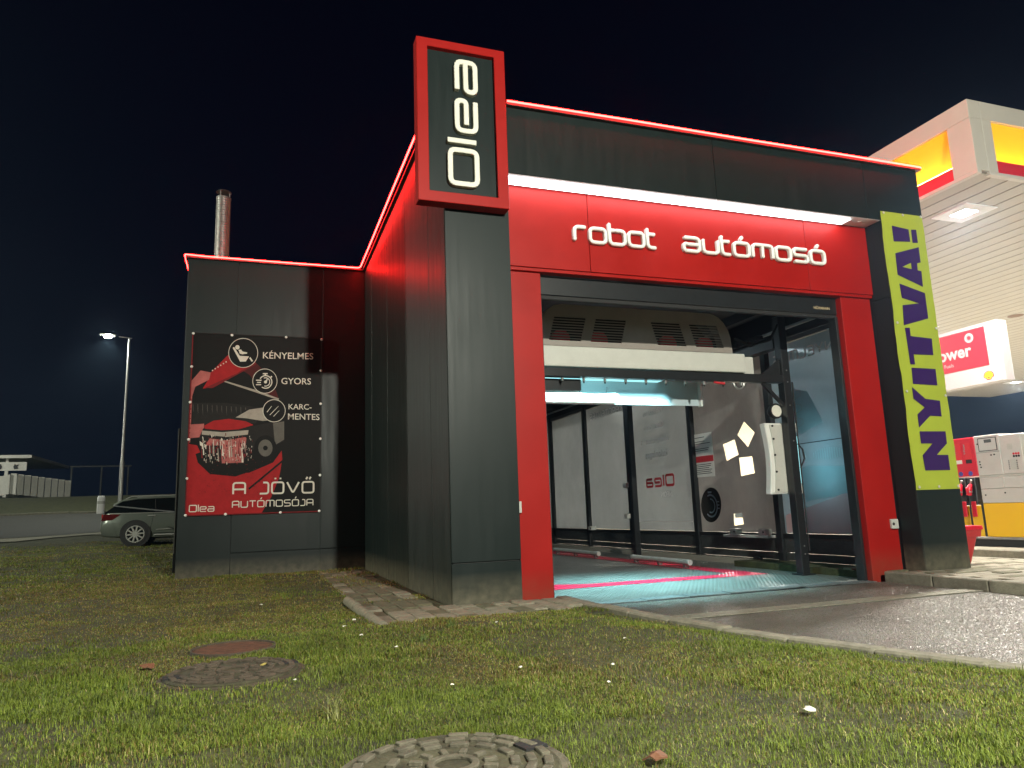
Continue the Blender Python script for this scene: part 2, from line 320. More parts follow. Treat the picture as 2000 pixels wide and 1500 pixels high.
POSTER_POLYS=[('p_red', 1, [(0.008, 1.352), (0.164, 1.319), (0.408, 0.766), (1.108, 0.787), (1.543, 0.979), (1.698, 1.212), (1.714, 1.044), (1.66, 0.679), (1.525, 0.319), (1.345, -0.007), (0.009, 0.024)]), ('p_dark', 1, [(0.044, 2.137), (0.668, 2.147), (1.329, 2.055), (1.21, 1.75), (0.06, 1.71)]), ('p_darkred', 1, [(0.93, 2.798), (1.18, 2.961), (1.477, 2.641), (1.631, 2.231), (1.322, 2.39), (1.059, 2.716)]), ('p_grey', 2, [(0.561, 2.6), (1.194, 2.411), (1.63, 2.248), (1.621, 2.217), (1.163, 2.373), (0.556, 2.576)]), ('p_red', 2, [(0.356, 2.739), (0.685, 3.132), (0.704, 3.037), (1.18, 2.961), (0.382, 2.444), (0.224, 2.42), (0.292, 2.549)]), ('p_pink', 3, [(-0.008, 2.551), (0.172, 2.774), (0.356, 2.739), (0.331, 2.594), (0.092, 2.454), (0.042, 2.27), (0.04, 1.378), (0.007, 1.378)]), ('p_pink', 1, [(0.03, 1.72), (0.272, 1.737), (0.266, 1.481), (0.034, 1.459)]), ('p_dred2', 3, [(0.26, 2.434), (0.869, 2.755), (1.18, 2.961), (1.181, 2.926), (0.397, 2.431)]), ('p_black', 2, [(0.14, 1.157), (0.302, 1.221), (0.612, 0.974), (1.01, 0.985), (1.231, 0.851), (0.864, 0.719), (0.407, 0.773), (0.185, 0.995)]), ('p_dark', 3, [(0.197, 1.481), (0.257, 1.645), (0.653, 1.614), (1.086, 1.682), (1.4, 1.751), (1.735, 1.804), (1.743, 1.397), (1.536, 1.307), (1.351, 1.081), (1.04, 1.051), (0.995, 0.969), (0.612, 0.964), (0.302, 1.221), (0.196, 1.351)]), ('p_red', 4, [(0.27, 1.695), (0.434, 1.795), (0.708, 1.833), (1.02, 1.789), (1.163, 1.716), (0.9, 1.631), (0.592, 1.61), (0.288, 1.639)]), ('p_grey', 3, [(0.831, 1.861), (1.077, 2.018), (1.329, 2.062), (1.523, 1.99), (1.526, 1.82), (1.335, 1.798), (1.019, 1.849)]), ('p_grey2', 3, [(1.527, 1.752), (1.736, 1.794), (1.742, 1.431), (1.574, 1.32), (1.547, 1.549)]), ('p_grey', 5, [(0.241, 1.603), (0.593, 1.574), (1.075, 1.615), (1.065, 1.528), (0.688, 1.481), (0.237, 1.527)]), ('p_pink', 5, [(0.299, 1.318), (0.384, 1.455), (0.644, 1.416), (0.617, 1.317), (0.389, 1.318)]), ('p_pink', 5, [(0.644, 1.416), (1.044, 1.481), (0.998, 0.986), (0.612, 0.974), (0.589, 1.219)]), ('p_black', 5, [(1.604, 1.263), (1.599, 1.203), (1.583, 1.146), (1.555, 1.097), (1.518, 1.057), (1.474, 1.029), (1.425, 1.016), (1.375, 1.016), (1.326, 1.031), (1.281, 1.059), (1.243, 1.099), (1.213, 1.149), (1.194, 1.205), (1.187, 1.265), (1.191, 1.325), (1.208, 1.381), (1.235, 1.43), (1.272, 1.47), (1.315, 1.499), (1.364, 1.513), (1.414, 1.513), (1.464, 1.499), (1.509, 1.47), (1.548, 1.43), (1.578, 1.38), (1.597, 1.323)]), ('p_grey2', 6, [(1.528, 1.263), (1.522, 1.211), (1.504, 1.165), (1.476, 1.128), (1.439, 1.105), (1.398, 1.097), (1.357, 1.106), (1.32, 1.13), (1.29, 1.167), (1.27, 1.213), (1.262, 1.264), (1.267, 1.316), (1.285, 1.362), (1.314, 1.399), (1.35, 1.423), (1.391, 1.431), (1.432, 1.423), (1.47, 1.399), (1.5, 1.362), (1.52, 1.315)]), ('p_black', 7, [(1.439, 1.264), (1.433, 1.24), (1.418, 1.223), (1.396, 1.217), (1.373, 1.223), (1.357, 1.241), (1.35, 1.264), (1.356, 1.287), (1.372, 1.304), (1.394, 1.311), (1.416, 1.304), (1.432, 1.287)]), ('p_black', 4, [(1.389, 1.107), (1.383, 1.06), (1.364, 1.018), (1.334, 0.984), (1.296, 0.963), (1.254, 0.956), (1.211, 0.964), (1.172, 0.986), (1.141, 1.02), (1.121, 1.063), (1.113, 1.11), (1.118, 1.157), (1.137, 1.199), (1.166, 1.232), (1.204, 1.254), (1.247, 1.261), (1.289, 1.254), (1.329, 1.232), (1.36, 1.197), (1.381, 1.155)]), ('p_white', 5, [(0.206, 1.4), (0.329, 1.318), (0.325, 1.246), (0.214, 1.325)]), ('p_black', 4, [(1.101, 0.493), (1.733, 1.044), (1.747, 1.01), (1.117, 0.46)]), ('p_dred2', 6, [(0.4, 1.375), (0.409, 1.375), (0.437, 1.168), (0.413, 1.168)]), ('p_white', 6, [(0.256, 1.479), (0.265, 1.479), (0.296, 1.136), (0.274, 1.136)]), ('p_dred2', 6, [(0.363, 1.341), (0.373, 1.341), (0.397, 1.084), (0.378, 1.084)]), ('p_dred2', 6, [(0.913, 1.435), (0.922, 1.435), (0.951, 1.291), (0.923, 1.291)]), ('p_grey', 6, [(0.754, 1.469), (0.763, 1.469), (0.786, 1.145), (0.77, 1.145)]), ('p_dred2', 6, [(0.234, 1.312), (0.243, 1.312), (0.274, 1.076), (0.248, 1.077)]), ('p_dred2', 6, [(0.964, 1.403), (0.973, 1.403), (1.013, 1.065), (0.979, 1.065)]), ('p_dred2', 6, [(0.314, 1.41), (0.323, 1.41), (0.338, 1.301), (0.324, 1.301)]), ('p_white', 6, [(1.002, 1.395), (1.011, 1.394), (1.035, 1.108), (1.015, 1.109)]), ('p_dred2', 6, [(0.892, 1.367), (0.901, 1.367), (0.929, 1.11), (0.905, 1.11)]), ('p_white', 6, [(0.952, 1.346), (0.961, 1.346), (1.001, 0.986), (0.967, 0.986)]), ('p_grey', 6, [(0.754, 1.449), (0.764, 1.449), (0.798, 1.095), (0.771, 1.095)]), ('p_white', 6, [(0.38, 1.318), (0.389, 1.318), (0.407, 1.052), (0.395, 1.052)]), ('p_white', 6, [(0.601, 1.355), (0.61, 1.355), (0.643, 1.114), (0.614, 1.114)]), ('p_dred2', 6, [(0.539, 1.452), (0.548, 1.452), (0.581, 1.266), (0.551, 1.266)]), ('p_white', 6, [(0.243, 1.361), (0.252, 1.361), (0.275, 1.25), (0.253, 1.25)]), ('p_grey', 6, [(0.964, 1.426), (0.973, 1.426), (0.992, 1.256), (0.975, 1.256)]), ('p_black', 6, [(0.269, 1.364), (0.278, 1.364), (0.312, 1.257), (0.279, 1.257)]), ('p_white', 6, [(0.442, 1.43), (0.451, 1.43), (0.475, 1.129), (0.458, 1.129)]), ('p_dred2', 6, [(0.998, 1.303), (1.008, 1.303), (1.041, 1.091), (1.01, 1.091)]), ('p_grey', 6, [(0.523, 1.311), (0.532, 1.311), (0.563, 1.012), (0.539, 1.013)]), ('p_black', 6, [(0.981, 1.38), (0.99, 1.38), (1.026, 1.153), (0.993, 1.153)]), ('p_white', 6, [(0.562, 1.43), (0.571, 1.43), (0.583, 1.242), (0.574, 1.243)]), ('p_black', 6, [(0.545, 1.367), (0.554, 1.367), (0.565, 1.263), (0.555, 1.263)]), ('p_white', 6, [(0.72, 1.389), (0.729, 1.389), (0.759, 1.089), (0.735, 1.09)]), ('p_grey', 6, [(0.433, 1.385), (0.442, 1.385), (0.48, 1.114), (0.448, 1.114)]), ('p_grey2', 2, [(0.059, 2.121), (0.065, 2.121), (0.075, 1.956), (0.064, 2.006)]), ('p_grey2', 2, [(0.144, 2.116), (0.15, 2.116), (0.16, 1.916), (0.148, 2.007)]), ('p_grey2', 2, [(0.229, 2.11), (0.235, 2.11), (0.246, 1.89), (0.232, 2.008)]), ('p_grey2', 2, [(0.314, 2.105), (0.32, 2.105), (0.328, 1.945), (0.317, 2.009)]), ('p_grey2', 2, [(0.399, 2.1), (0.405, 2.1), (0.414, 1.937), (0.402, 2.01)]), ('p_grey2', 2, [(0.485, 2.094), (0.491, 2.094), (0.499, 1.949), (0.488, 2.011)]), ('p_grey2', 2, [(0.571, 2.089), (0.577, 2.089), (0.585, 1.938), (0.574, 2.012)]), ('p_grey2', 2, [(0.658, 2.083), (0.664, 2.083), (0.673, 1.894), (0.66, 2.013)]), ('p_grey2', 2, [(0.744, 2.078), (0.751, 2.078), (0.757, 1.954), (0.746, 2.014)]), ('p_grey2', 2, [(0.831, 2.072), (0.838, 2.072), (0.845, 1.939), (0.833, 2.015)]), ('p_grey2', 2, [(0.919, 2.067), (0.925, 2.067), (0.934, 1.861), (0.92, 2.016)]), ('p_grey2', 2, [(1.007, 2.061), (1.013, 2.061), (1.017, 2.012), (1.008, 2.017)]), ('p_white', 4, [(0.398, 2.781), (0.395, 2.772), (0.386, 2.767), (0.377, 2.771), (0.373, 2.78), (0.377, 2.79), (0.385, 2.794), (0.394, 2.791)]), ('p_white', 4, [(0.446, 2.817), (0.443, 2.807), (0.434, 2.803), (0.425, 2.806), (0.422, 2.816), (0.425, 2.826), (0.433, 2.83), (0.442, 2.826)]), ('p_white', 4, [(0.494, 2.852), (0.491, 2.842), (0.483, 2.838), (0.474, 2.842), (0.47, 2.851), (0.473, 2.861), (0.482, 2.865), (0.491, 2.862)]), ('p_white', 4, [(0.543, 2.888), (0.54, 2.878), (0.531, 2.874), (0.522, 2.877), (0.518, 2.887), (0.521, 2.897), (0.53, 2.901), (0.539, 2.897)]), ('p_white', 4, [(0.592, 2.923), (0.588, 2.914), (0.58, 2.909), (0.571, 2.913), (0.567, 2.923), (0.57, 2.932), (0.579, 2.937), (0.588, 2.933)]), ('p_white', 4, [(0.64, 2.959), (0.637, 2.95), (0.628, 2.945), (0.619, 2.949), (0.615, 2.958), (0.619, 2.968), (0.627, 2.973), (0.636, 2.969)]), ('p_dred2', 4, [(0.035, 2.203), (0.032, 2.194), (0.024, 2.19), (0.015, 2.194), (0.011, 2.203), (0.014, 2.212), (0.023, 2.216), (0.031, 2.213)]), ('p_dred2', 4, [(0.035, 2.111), (0.032, 2.101), (0.024, 2.097), (0.015, 2.101), (0.011, 2.11), (0.014, 2.12), (0.023, 2.124), (0.031, 2.12)]), ('p_dred2', 4, [(0.035, 2.018), (0.032, 2.009), (0.024, 2.005), (0.015, 2.009), (0.011, 2.018), (0.014, 2.027), (0.023, 2.031), (0.031, 2.028)]), ('p_dred2', 4, [(0.035, 1.926), (0.032, 1.917), (0.023, 1.913), (0.015, 1.917), (0.011, 1.926), (0.014, 1.935), (0.023, 1.939), (0.031, 1.935)]), ('p_dred2', 4, [(0.035, 1.834), (0.032, 1.825), (0.023, 1.821), (0.015, 1.825), (0.011, 1.834), (0.014, 1.843), (0.022, 1.847), (0.031, 1.843)]), ('p_dred2', 4, [(0.035, 1.742), (0.032, 1.733), (0.023, 1.729), (0.015, 1.733), (0.011, 1.742), (0.014, 1.752), (0.022, 1.755), (0.031, 1.752)]), ('p_dred2', 4, [(0.035, 1.651), (0.031, 1.642), (0.023, 1.638), (0.015, 1.642), (0.011, 1.651), (0.014, 1.66), (0.022, 1.664), (0.031, 1.66)]), ('p_dred2', 4, [(0.034, 1.56), (0.031, 1.55), (0.023, 1.547), (0.014, 1.55), (0.011, 1.56), (0.014, 1.569), (0.022, 1.573), (0.031, 1.569)]), ('p_dred2', 4, [(0.034, 1.468), (0.031, 1.459), (0.023, 1.456), (0.014, 1.459), (0.011, 1.469), (0.014, 1.478), (0.022, 1.481), (0.031, 1.478)]), ('p_white', 8, [(1.214, 3.16), (1.211, 3.107), (1.2, 3.056), (1.18, 3.008), (1.154, 2.964), (1.12, 2.925), (1.082, 2.894), (1.039, 2.871), (0.993, 2.856), (0.945, 2.85), (0.897, 2.853), (0.851, 2.864), (0.807, 2.885), (0.767, 2.914), (0.732, 2.949), (0.704, 2.991), (0.682, 3.037), (0.669, 3.087), (0.663, 3.138), (0.666, 3.19), (0.676, 3.241), (0.695, 3.29), (0.721, 3.334), (0.754, 3.372), (0.792, 3.404), (0.835, 3.428), (0.881, 3.444), (0.929, 3.451), (0.977, 3.448), (1.024, 3.437), (1.068, 3.416), (1.109, 3.388), (1.144, 3.352), (1.173, 3.31), (1.195, 3.263), (1.209, 3.212)]), ('p_black', 9, [(1.203, 3.159), (1.2, 3.109), (1.189, 3.06), (1.171, 3.013), (1.145, 2.971), (1.113, 2.934), (1.076, 2.904), (1.034, 2.882), (0.99, 2.867), (0.945, 2.862), (0.899, 2.864), (0.854, 2.876), (0.812, 2.896), (0.774, 2.923), (0.741, 2.957), (0.713, 2.997), (0.693, 3.041), (0.679, 3.089), (0.674, 3.139), (0.676, 3.189), (0.687, 3.238), (0.705, 3.284), (0.73, 3.326), (0.761, 3.363), (0.798, 3.394), (0.839, 3.417), (0.883, 3.432), (0.929, 3.439), (0.975, 3.436), (1.02, 3.425), (1.063, 3.406), (1.102, 3.378), (1.136, 3.344), (1.164, 3.303), (1.184, 3.258), (1.198, 3.21)]), ('p_white', 8, [(1.591, 2.599), (1.588, 2.555), (1.578, 2.512), (1.562, 2.472), (1.539, 2.436), (1.511, 2.404), (1.478, 2.378), (1.441, 2.359), (1.402, 2.347), (1.361, 2.342), (1.321, 2.345), (1.281, 2.356), (1.244, 2.373), (1.21, 2.398), (1.181, 2.428), (1.157, 2.463), (1.139, 2.502), (1.127, 2.544), (1.123, 2.587), (1.125, 2.631), (1.135, 2.673), (1.151, 2.713), (1.173, 2.75), (1.201, 2.781), (1.234, 2.808), (1.27, 2.827), (1.309, 2.84), (1.35, 2.845), (1.391, 2.843), (1.431, 2.832), (1.468, 2.815), (1.503, 2.791), (1.532, 2.76), (1.557, 2.725), (1.575, 2.685), (1.587, 2.643)]), ('p_black', 9, [(1.58, 2.599), (1.577, 2.557), (1.568, 2.516), (1.552, 2.478), (1.53, 2.443), (1.503, 2.413), (1.472, 2.389), (1.437, 2.37), (1.399, 2.359), (1.361, 2.354), (1.322, 2.357), (1.285, 2.367), (1.249, 2.384), (1.217, 2.407), (1.189, 2.436), (1.166, 2.469), (1.149, 2.506), (1.138, 2.546), (1.134, 2.587), (1.136, 2.629), (1.145, 2.669), (1.16, 2.707), (1.182, 2.742), (1.208, 2.772), (1.24, 2.797), (1.274, 2.816), (1.312, 2.828), (1.35, 2.833), (1.389, 2.831), (1.427, 2.821), (1.463, 2.804), (1.496, 2.781), (1.524, 2.752), (1.547, 2.718), (1.564, 2.681), (1.575, 2.64)]), ('p_white', 8, [(1.758, 2.003), (1.755, 1.963), (1.746, 1.924), (1.731, 1.888), (1.71, 1.855), (1.684, 1.826), (1.653, 1.803), (1.619, 1.786), (1.583, 1.776), (1.546, 1.772), (1.509, 1.775), (1.473, 1.785), (1.438, 1.802), (1.407, 1.824), (1.381, 1.852), (1.359, 1.884), (1.342, 1.92), (1.332, 1.958), (1.327, 1.998), (1.33, 2.037), (1.339, 2.076), (1.353, 2.112), (1.374, 2.145), (1.4, 2.173), (1.43, 2.197), (1.464, 2.214), (1.5, 2.225), (1.537, 2.229), (1.575, 2.226), (1.611, 2.217), (1.646, 2.2), (1.677, 2.178), (1.704, 2.15), (1.727, 2.117), (1.743, 2.081), (1.754, 2.042)]), ('p_black', 9, [(1.747, 2.003), (1.744, 1.965), (1.735, 1.928), (1.721, 1.894), (1.701, 1.862), (1.676, 1.836), (1.647, 1.814), (1.615, 1.798), (1.581, 1.788), (1.546, 1.784), (1.511, 1.787), (1.476, 1.797), (1.444, 1.812), (1.414, 1.833), (1.389, 1.86), (1.368, 1.89), (1.352, 1.924), (1.342, 1.96), (1.339, 1.998), (1.341, 2.035), (1.349, 2.072), (1.363, 2.106), (1.383, 2.137), (1.407, 2.164), (1.436, 2.186), (1.468, 2.203), (1.502, 2.213), (1.537, 2.217), (1.573, 2.214), (1.607, 2.205), (1.64, 2.19), (1.67, 2.168), (1.696, 2.142), (1.717, 2.111), (1.733, 2.077), (1.743, 2.04)]), ('p_white', 10, [(0.867, 3.26), (0.865, 3.243), (0.856, 3.228), (0.843, 3.218), (0.827, 3.214), (0.812, 3.217), (0.798, 3.226), (0.789, 3.24), (0.785, 3.257), (0.788, 3.274), (0.796, 3.289), (0.809, 3.3), (0.825, 3.304), (0.841, 3.301), (0.854, 3.292), (0.864, 3.278)]), ('p_white', 10, [(0.738, 3.245), (0.766, 3.263), (0.875, 3.088), (1.05, 3.084), (0.989, 2.978), (0.885, 2.971)]), ('p_white', 10, [(0.847, 3.208), (0.894, 3.217), (0.927, 3.176), (1.01, 3.162), (1.01, 3.138), (0.922, 3.121), (0.874, 3.133)]), ('p_white', 10, [(1.051, 3.05), (1.072, 3.071), (1.125, 2.993), (1.097, 2.975)]), ('p_white', 10, [(1.257, 2.644), (1.272, 2.667), (1.291, 2.686), (1.313, 2.7), (1.337, 2.71), (1.362, 2.714), (1.388, 2.713), (1.413, 2.706), (1.436, 2.694), (1.456, 2.678), (1.473, 2.657), (1.486, 2.633), (1.494, 2.607), (1.498, 2.579), (1.496, 2.552), (1.488, 2.525), (1.477, 2.501), (1.46, 2.48), (1.441, 2.462), (1.418, 2.449), (1.394, 2.441), (1.368, 2.439), (1.343, 2.442), (1.318, 2.45), (1.296, 2.463), (1.307, 2.48), (1.326, 2.469), (1.347, 2.462), (1.368, 2.459), (1.39, 2.461), (1.411, 2.468), (1.43, 2.479), (1.447, 2.494), (1.46, 2.512), (1.47, 2.533), (1.476, 2.556), (1.478, 2.579), (1.476, 2.602), (1.469, 2.624), (1.458, 2.645), (1.443, 2.662), (1.426, 2.676), (1.406, 2.686), (1.385, 2.692), (1.363, 2.693), (1.341, 2.69), (1.321, 2.681), (1.303, 2.669), (1.287, 2.653), (1.274, 2.634)]), ('p_white', 10, [(1.331, 2.66), (1.344, 2.665), (1.358, 2.668), (1.372, 2.669), (1.386, 2.667), (1.399, 2.663), (1.412, 2.657), (1.424, 2.648), (1.434, 2.638), (1.442, 2.626), (1.449, 2.612), (1.453, 2.598), (1.455, 2.583), (1.455, 2.568), (1.453, 2.553), (1.448, 2.539), (1.442, 2.525), (1.433, 2.513), (1.423, 2.503), (1.411, 2.495), (1.398, 2.489), (1.384, 2.485), (1.37, 2.483), (1.356, 2.484), (1.343, 2.488), (1.348, 2.504), (1.359, 2.501), (1.37, 2.5), (1.382, 2.502), (1.393, 2.505), (1.403, 2.51), (1.413, 2.517), (1.421, 2.525), (1.428, 2.535), (1.434, 2.546), (1.437, 2.557), (1.439, 2.569), (1.439, 2.582), (1.438, 2.594), (1.434, 2.606), (1.429, 2.617), (1.422, 2.626), (1.414, 2.635), (1.404, 2.642), (1.394, 2.647), (1.383, 2.651), (1.371, 2.652), (1.36, 2.651), (1.349, 2.649), (1.338, 2.644)]), ('p_white', 10, [(1.398, 2.577), (1.395, 2.563), (1.387, 2.552), (1.376, 2.546), (1.363, 2.546), (1.351, 2.551), (1.343, 2.562), (1.34, 2.575), (1.342, 2.589), (1.35, 2.6), (1.362, 2.606), (1.375, 2.607), (1.386, 2.601), (1.395, 2.59)]), ('p_white', 10, [(1.369, 2.59), (1.393, 2.646), (1.409, 2.632), (1.388, 2.57)]), ('p_white', 10, [(1.313, 2.754), (1.403, 2.757), (1.404, 2.732), (1.375, 2.732), (1.376, 2.707), (1.347, 2.707), (1.346, 2.731), (1.314, 2.73)]), ('p_white', 10, [(1.189, 2.616), (1.291, 2.619), (1.291, 2.598), (1.189, 2.596)]), ('p_white', 10, [(1.209, 2.572), (1.279, 2.574), (1.28, 2.553), (1.209, 2.552)]), ('p_white', 10, [(1.191, 2.527), (1.287, 2.529), (1.287, 2.509), (1.191, 2.507)]), ('p_white', 10, [(1.457, 2.682), (1.476, 2.703), (1.495, 2.683), (1.476, 2.662)]), ('p_white', 10, [(1.401, 1.971), (1.417, 1.971), (1.498, 2.092), (1.488, 2.092)]), ('p_white', 10, [(1.454, 1.914), (1.47, 1.914), (1.627, 2.093), (1.617, 2.093)]), ('p_white', 10, [(1.525, 1.887), (1.541, 1.888), (1.644, 2.008), (1.635, 2.008)])]
POSTER_TEXTS=[('KÉNYELMES', (1.307, 3.052), (2.278, 3.066), (1.303, 3.202), 'b'), ('GYORS', (1.667, 2.542), (2.24, 2.546), (1.664, 2.677), 'b'), ('KARC-', (1.813, 2.034), (2.256, 2.033), (1.811, 2.144), 'b'), ('MENTES', (1.806, 1.832), (2.415, 1.823), (1.804, 1.955), 'b'), ('A JÖVŐ', (0.813, 0.368), (2.325, 0.361), (0.809, 0.613), 's'), ('AUTÓMOSÓJA', (0.814, 0.123), (2.312, 0.122), (0.816, 0.258), 's'), ('Olea', (0.063, 0.069), (0.506, 0.067), (0.062, 0.173), 's')]
POSTER_EYELETS=[(0.017, 3.504), (0.721, 3.5), (1.744, 3.506), (2.446, 3.488), (0.008, 2.843), (2.435, 2.837), (-0.007, 2.146), (2.435, 2.154), (0.008, 1.433), (2.436, 1.444), (0.006, 0.696), (2.436, 0.718), (0.004, 0.014), (0.706, 0.002), (1.698, 0.007), (2.427, 0.016)]
BANNER_LETTERS=[('!', [[(7.134, 5.163), (7.133, 4.907), (7.47, 4.93), (7.468, 5.134)], [(7.52, 5.135), (7.514, 4.917), (7.625, 4.927), (7.626, 5.145)]]), ('A', [[(7.132, 4.714), (7.12, 4.367), (7.604, 4.208), (7.617, 4.463), (7.541, 4.469), (7.55, 4.585), (7.626, 4.604), (7.629, 4.857)]]), ('V', [[(7.132, 4.227), (7.113, 3.568), (7.623, 3.703), (7.627, 4.108)]]), ('T', [[(7.126, 3.529), (7.14, 2.964), (7.23, 2.967), (7.227, 3.122), (7.622, 3.125), (7.638, 3.384), (7.215, 3.404), (7.222, 3.534)]]), ('I', [[(7.151, 2.914), (7.139, 2.667), (7.619, 2.655), (7.629, 2.909)]]), ('Y', [[(7.11, 2.616), (7.11, 2.441), (7.306, 2.314), (7.148, 2.206), (7.144, 2.01), (7.394, 2.19), (7.619, 2.18), (7.627, 2.419), (7.339, 2.445)]]), ('N', [[(7.144, 1.954), (7.142, 1.774), (7.364, 1.774), (7.141, 1.6), (7.156, 1.378), (7.642, 1.378), (7.644, 1.603), (7.419, 1.605), (7.65, 1.773), (7.654, 1.955)]])]
BANNER_HOLE=[(7.234, 4.502), (7.424, 4.48), (7.426, 4.583)]
CLEAR_PATCHES=[[(4.178, 2.642), (3.87, 2.377), (4.122, 2.111), (4.431, 2.39)], [(4.946, 2.245), (4.532, 2.311), (4.448, 1.986), (4.867, 1.888)], [(4.443, 1.923), (4.02, 1.917), (3.986, 1.582), (4.43, 1.546)], [(4.784, 0.796), (4.497, 0.806), (4.483, 0.581), (4.799, 0.55)]]
ART_STOPWATCH=[(5.185, 0.982), (5.204, 0.906), (5.237, 0.833), (5.284, 0.767), (5.343, 0.711), (5.411, 0.665), (5.486, 0.634), (5.564, 0.618), (5.642, 0.618), (5.717, 0.634), (5.785, 0.666), (5.843, 0.712), (5.889, 0.772), (5.92, 0.841), (5.934, 0.917), (5.931, 0.997), (5.912, 1.076), (5.876, 1.151), (5.826, 1.219), (5.763, 1.276), (5.692, 1.32), (5.615, 1.349), (5.536, 1.363), (5.458, 1.359), (5.385, 1.34), (5.32, 1.306), (5.265, 1.258), (5.223, 1.199), (5.195, 1.131), (5.182, 1.058)]
PAPER_POLY=[(6.141, 2.568), (5.317, 2.556), (5.305, 1.594), (6.158, 1.61)]
PAPER_RED=[(6.152, 2.069), (5.313, 2.057), (5.311, 1.924), (6.154, 1.93)]
# ------------------------------------------------------------ the ground
def kerb_x(y):
    if y >= 0: return 1.25
    k = min(-y, 6.5); s = 0.0135*k**2.57
    return 1.25 + s + max(0.0, -y-6.5)*0.66
def sm(a, b, t):
    t = np.clip((t-a)/(b-a), 0, 1); return t*t*(3-2*t)
def vnoise(x, y, s, seed=0):
    """smooth lattice noise 0..1"""
    r = np.random.default_rng(seed).random((64, 64)); X, Y = x*s, y*s
    i, j = np.floor(X).astype(int), np.floor(Y).astype(int); fx, fy = X-i, Y-j; fx = fx*fx*(3-2*fx); fy = fy*fy*(3-2*fy)
    g = lambda a, b: r[a % 64, b % 64]
    return (g(i, j)*(1-fx)+g(i+1, j)*fx)*(1-fy)+(g(i, j+1)*(1-fx)+g(i+1, j+1)*fx)*fy
def H(x, y):
    x = np.asarray(x, float); y = np.asarray(y, float)
    z = 0.080*sm(0.6, -2.9, y) - 0.085*(1-sm(0.05, 0.75, kerb_v(y)-x))*(y < 1)
    z = np.where((x > -0.97) & (y > -1.36) & (y < 7), np.minimum(z, -0.06), z)
    z = z + 0.03*np.clip(y-7.5, 0, 12.5) + 0.068*np.clip(y-20, 0, 20.0)
    z = z + 1.5*sm(41.5, 54, y) + 0.02*np.clip(y-54, 0, 60)
    z = z + (vnoise(x, y, 1.3, 3)-0.5)*0.035*sm(0.0, 0.5, np.abs(kerb_v(y)-x)) + (vnoise(x, y, 0.35, 5)-0.5)*0.05*sm(8, 12, y)
    return z
def kerb_v(y):
    k = np.clip(-y, 0, 6.5); return 1.25 + 0.0135*k**2.57 + np.clip(-y-6.5, 0, None)*0.66
def grid_mesh(name, xs, ys, zf, m, xmap=None):
    A, B = np.meshgrid(xs, ys)
    if xmap is not None: A = xmap(A, B)
    Zv = zf(A, B); co = np.stack([A, B, Zv], -1).reshape(-1, 3); nx, ny = len(xs), len(ys)
    i = (np.arange(ny-1)[:, None]*nx + np.arange(nx-1)[None, :]).ravel()
    f = np.stack([i, i+1, i+1+nx, i+nx], 1)
    me = bpy.data.meshes.new(name); me.from_pydata(co.tolist(), [], f.tolist())
    me.polygons.foreach_set('use_smooth', [True]*len(me.polygons)); me.update()
    return link_mesh(name, me, m)
M['soil'] = mat('lawn_soil', (0.040, 0.042, 0.012), 0.95, var=0.6, vscale=5.0, bump=0.6, bscale=30)
M['asphalt'] = mat('asphalt_road', (0.030, 0.027, 0.020), 0.8, var=0.2, vscale=2.5, bump=0.3, bscale=60)
M['gravel'] = mat('pale_gravel', (0.26, 0.25, 0.19), 0.9, var=0.3, vscale=6, bump=0.5, bscale=50)
M['concrete'] = mat('forecourt_concrete', (0.36, 0.335, 0.28), 0.7, var=0.1, vscale=1.2, bump=0.1, bscale=60)
M['kerbstone'] = mat('kerb_concrete', (0.17, 0.16, 0.12), 0.85, var=0.3, vscale=9, bump=0.4, bscale=45)
M['paver'] = mat('paver_concrete', (0.20, 0.185, 0.135), 0.85, var=0.3, vscale=12, bump=0.5, bscale=40)
M['paver2'] = mat('paver_concrete_mossy', (0.105, 0.10, 0.06), 0.9, var=0.45, vscale=10, bump=0.5, bscale=40)
xs = np.concatenate([np.array([-220, -150, -100, -70, -50, -38, -30, -24, -20, -17, -15]), np.arange(-13.5, 1.2, 0.14), [1.25]])
ys = np.concatenate([np.array([-90, -60, -40, -28, -20, -16, -13]), np.arange(-11, 10, 0.14), np.arange(10.5, 60, 0.9), np.array([64, 75, 95, 130, 200, 320])])
lawn = grid_mesh('lawn', xs, ys, H, M['soil'], lambda a, b: np.where(a > -13.6, a + (kerb_v(b)-1.25)*np.clip((a+13.6)/14.85, 0, 1)**2, a))
tag(lawn, kind='structure')
base = grid_mesh('ground', np.linspace(0.9, 260, 40), np.concatenate([np.linspace(-90, 40, 20), np.arange(41.5, 60, 1.2), [70, 100, 200, 320]]),
                 lambda a, b: -0.5 + 3.0*sm(41.5, 54, b), M['soil']); tag(base, kind='structure')
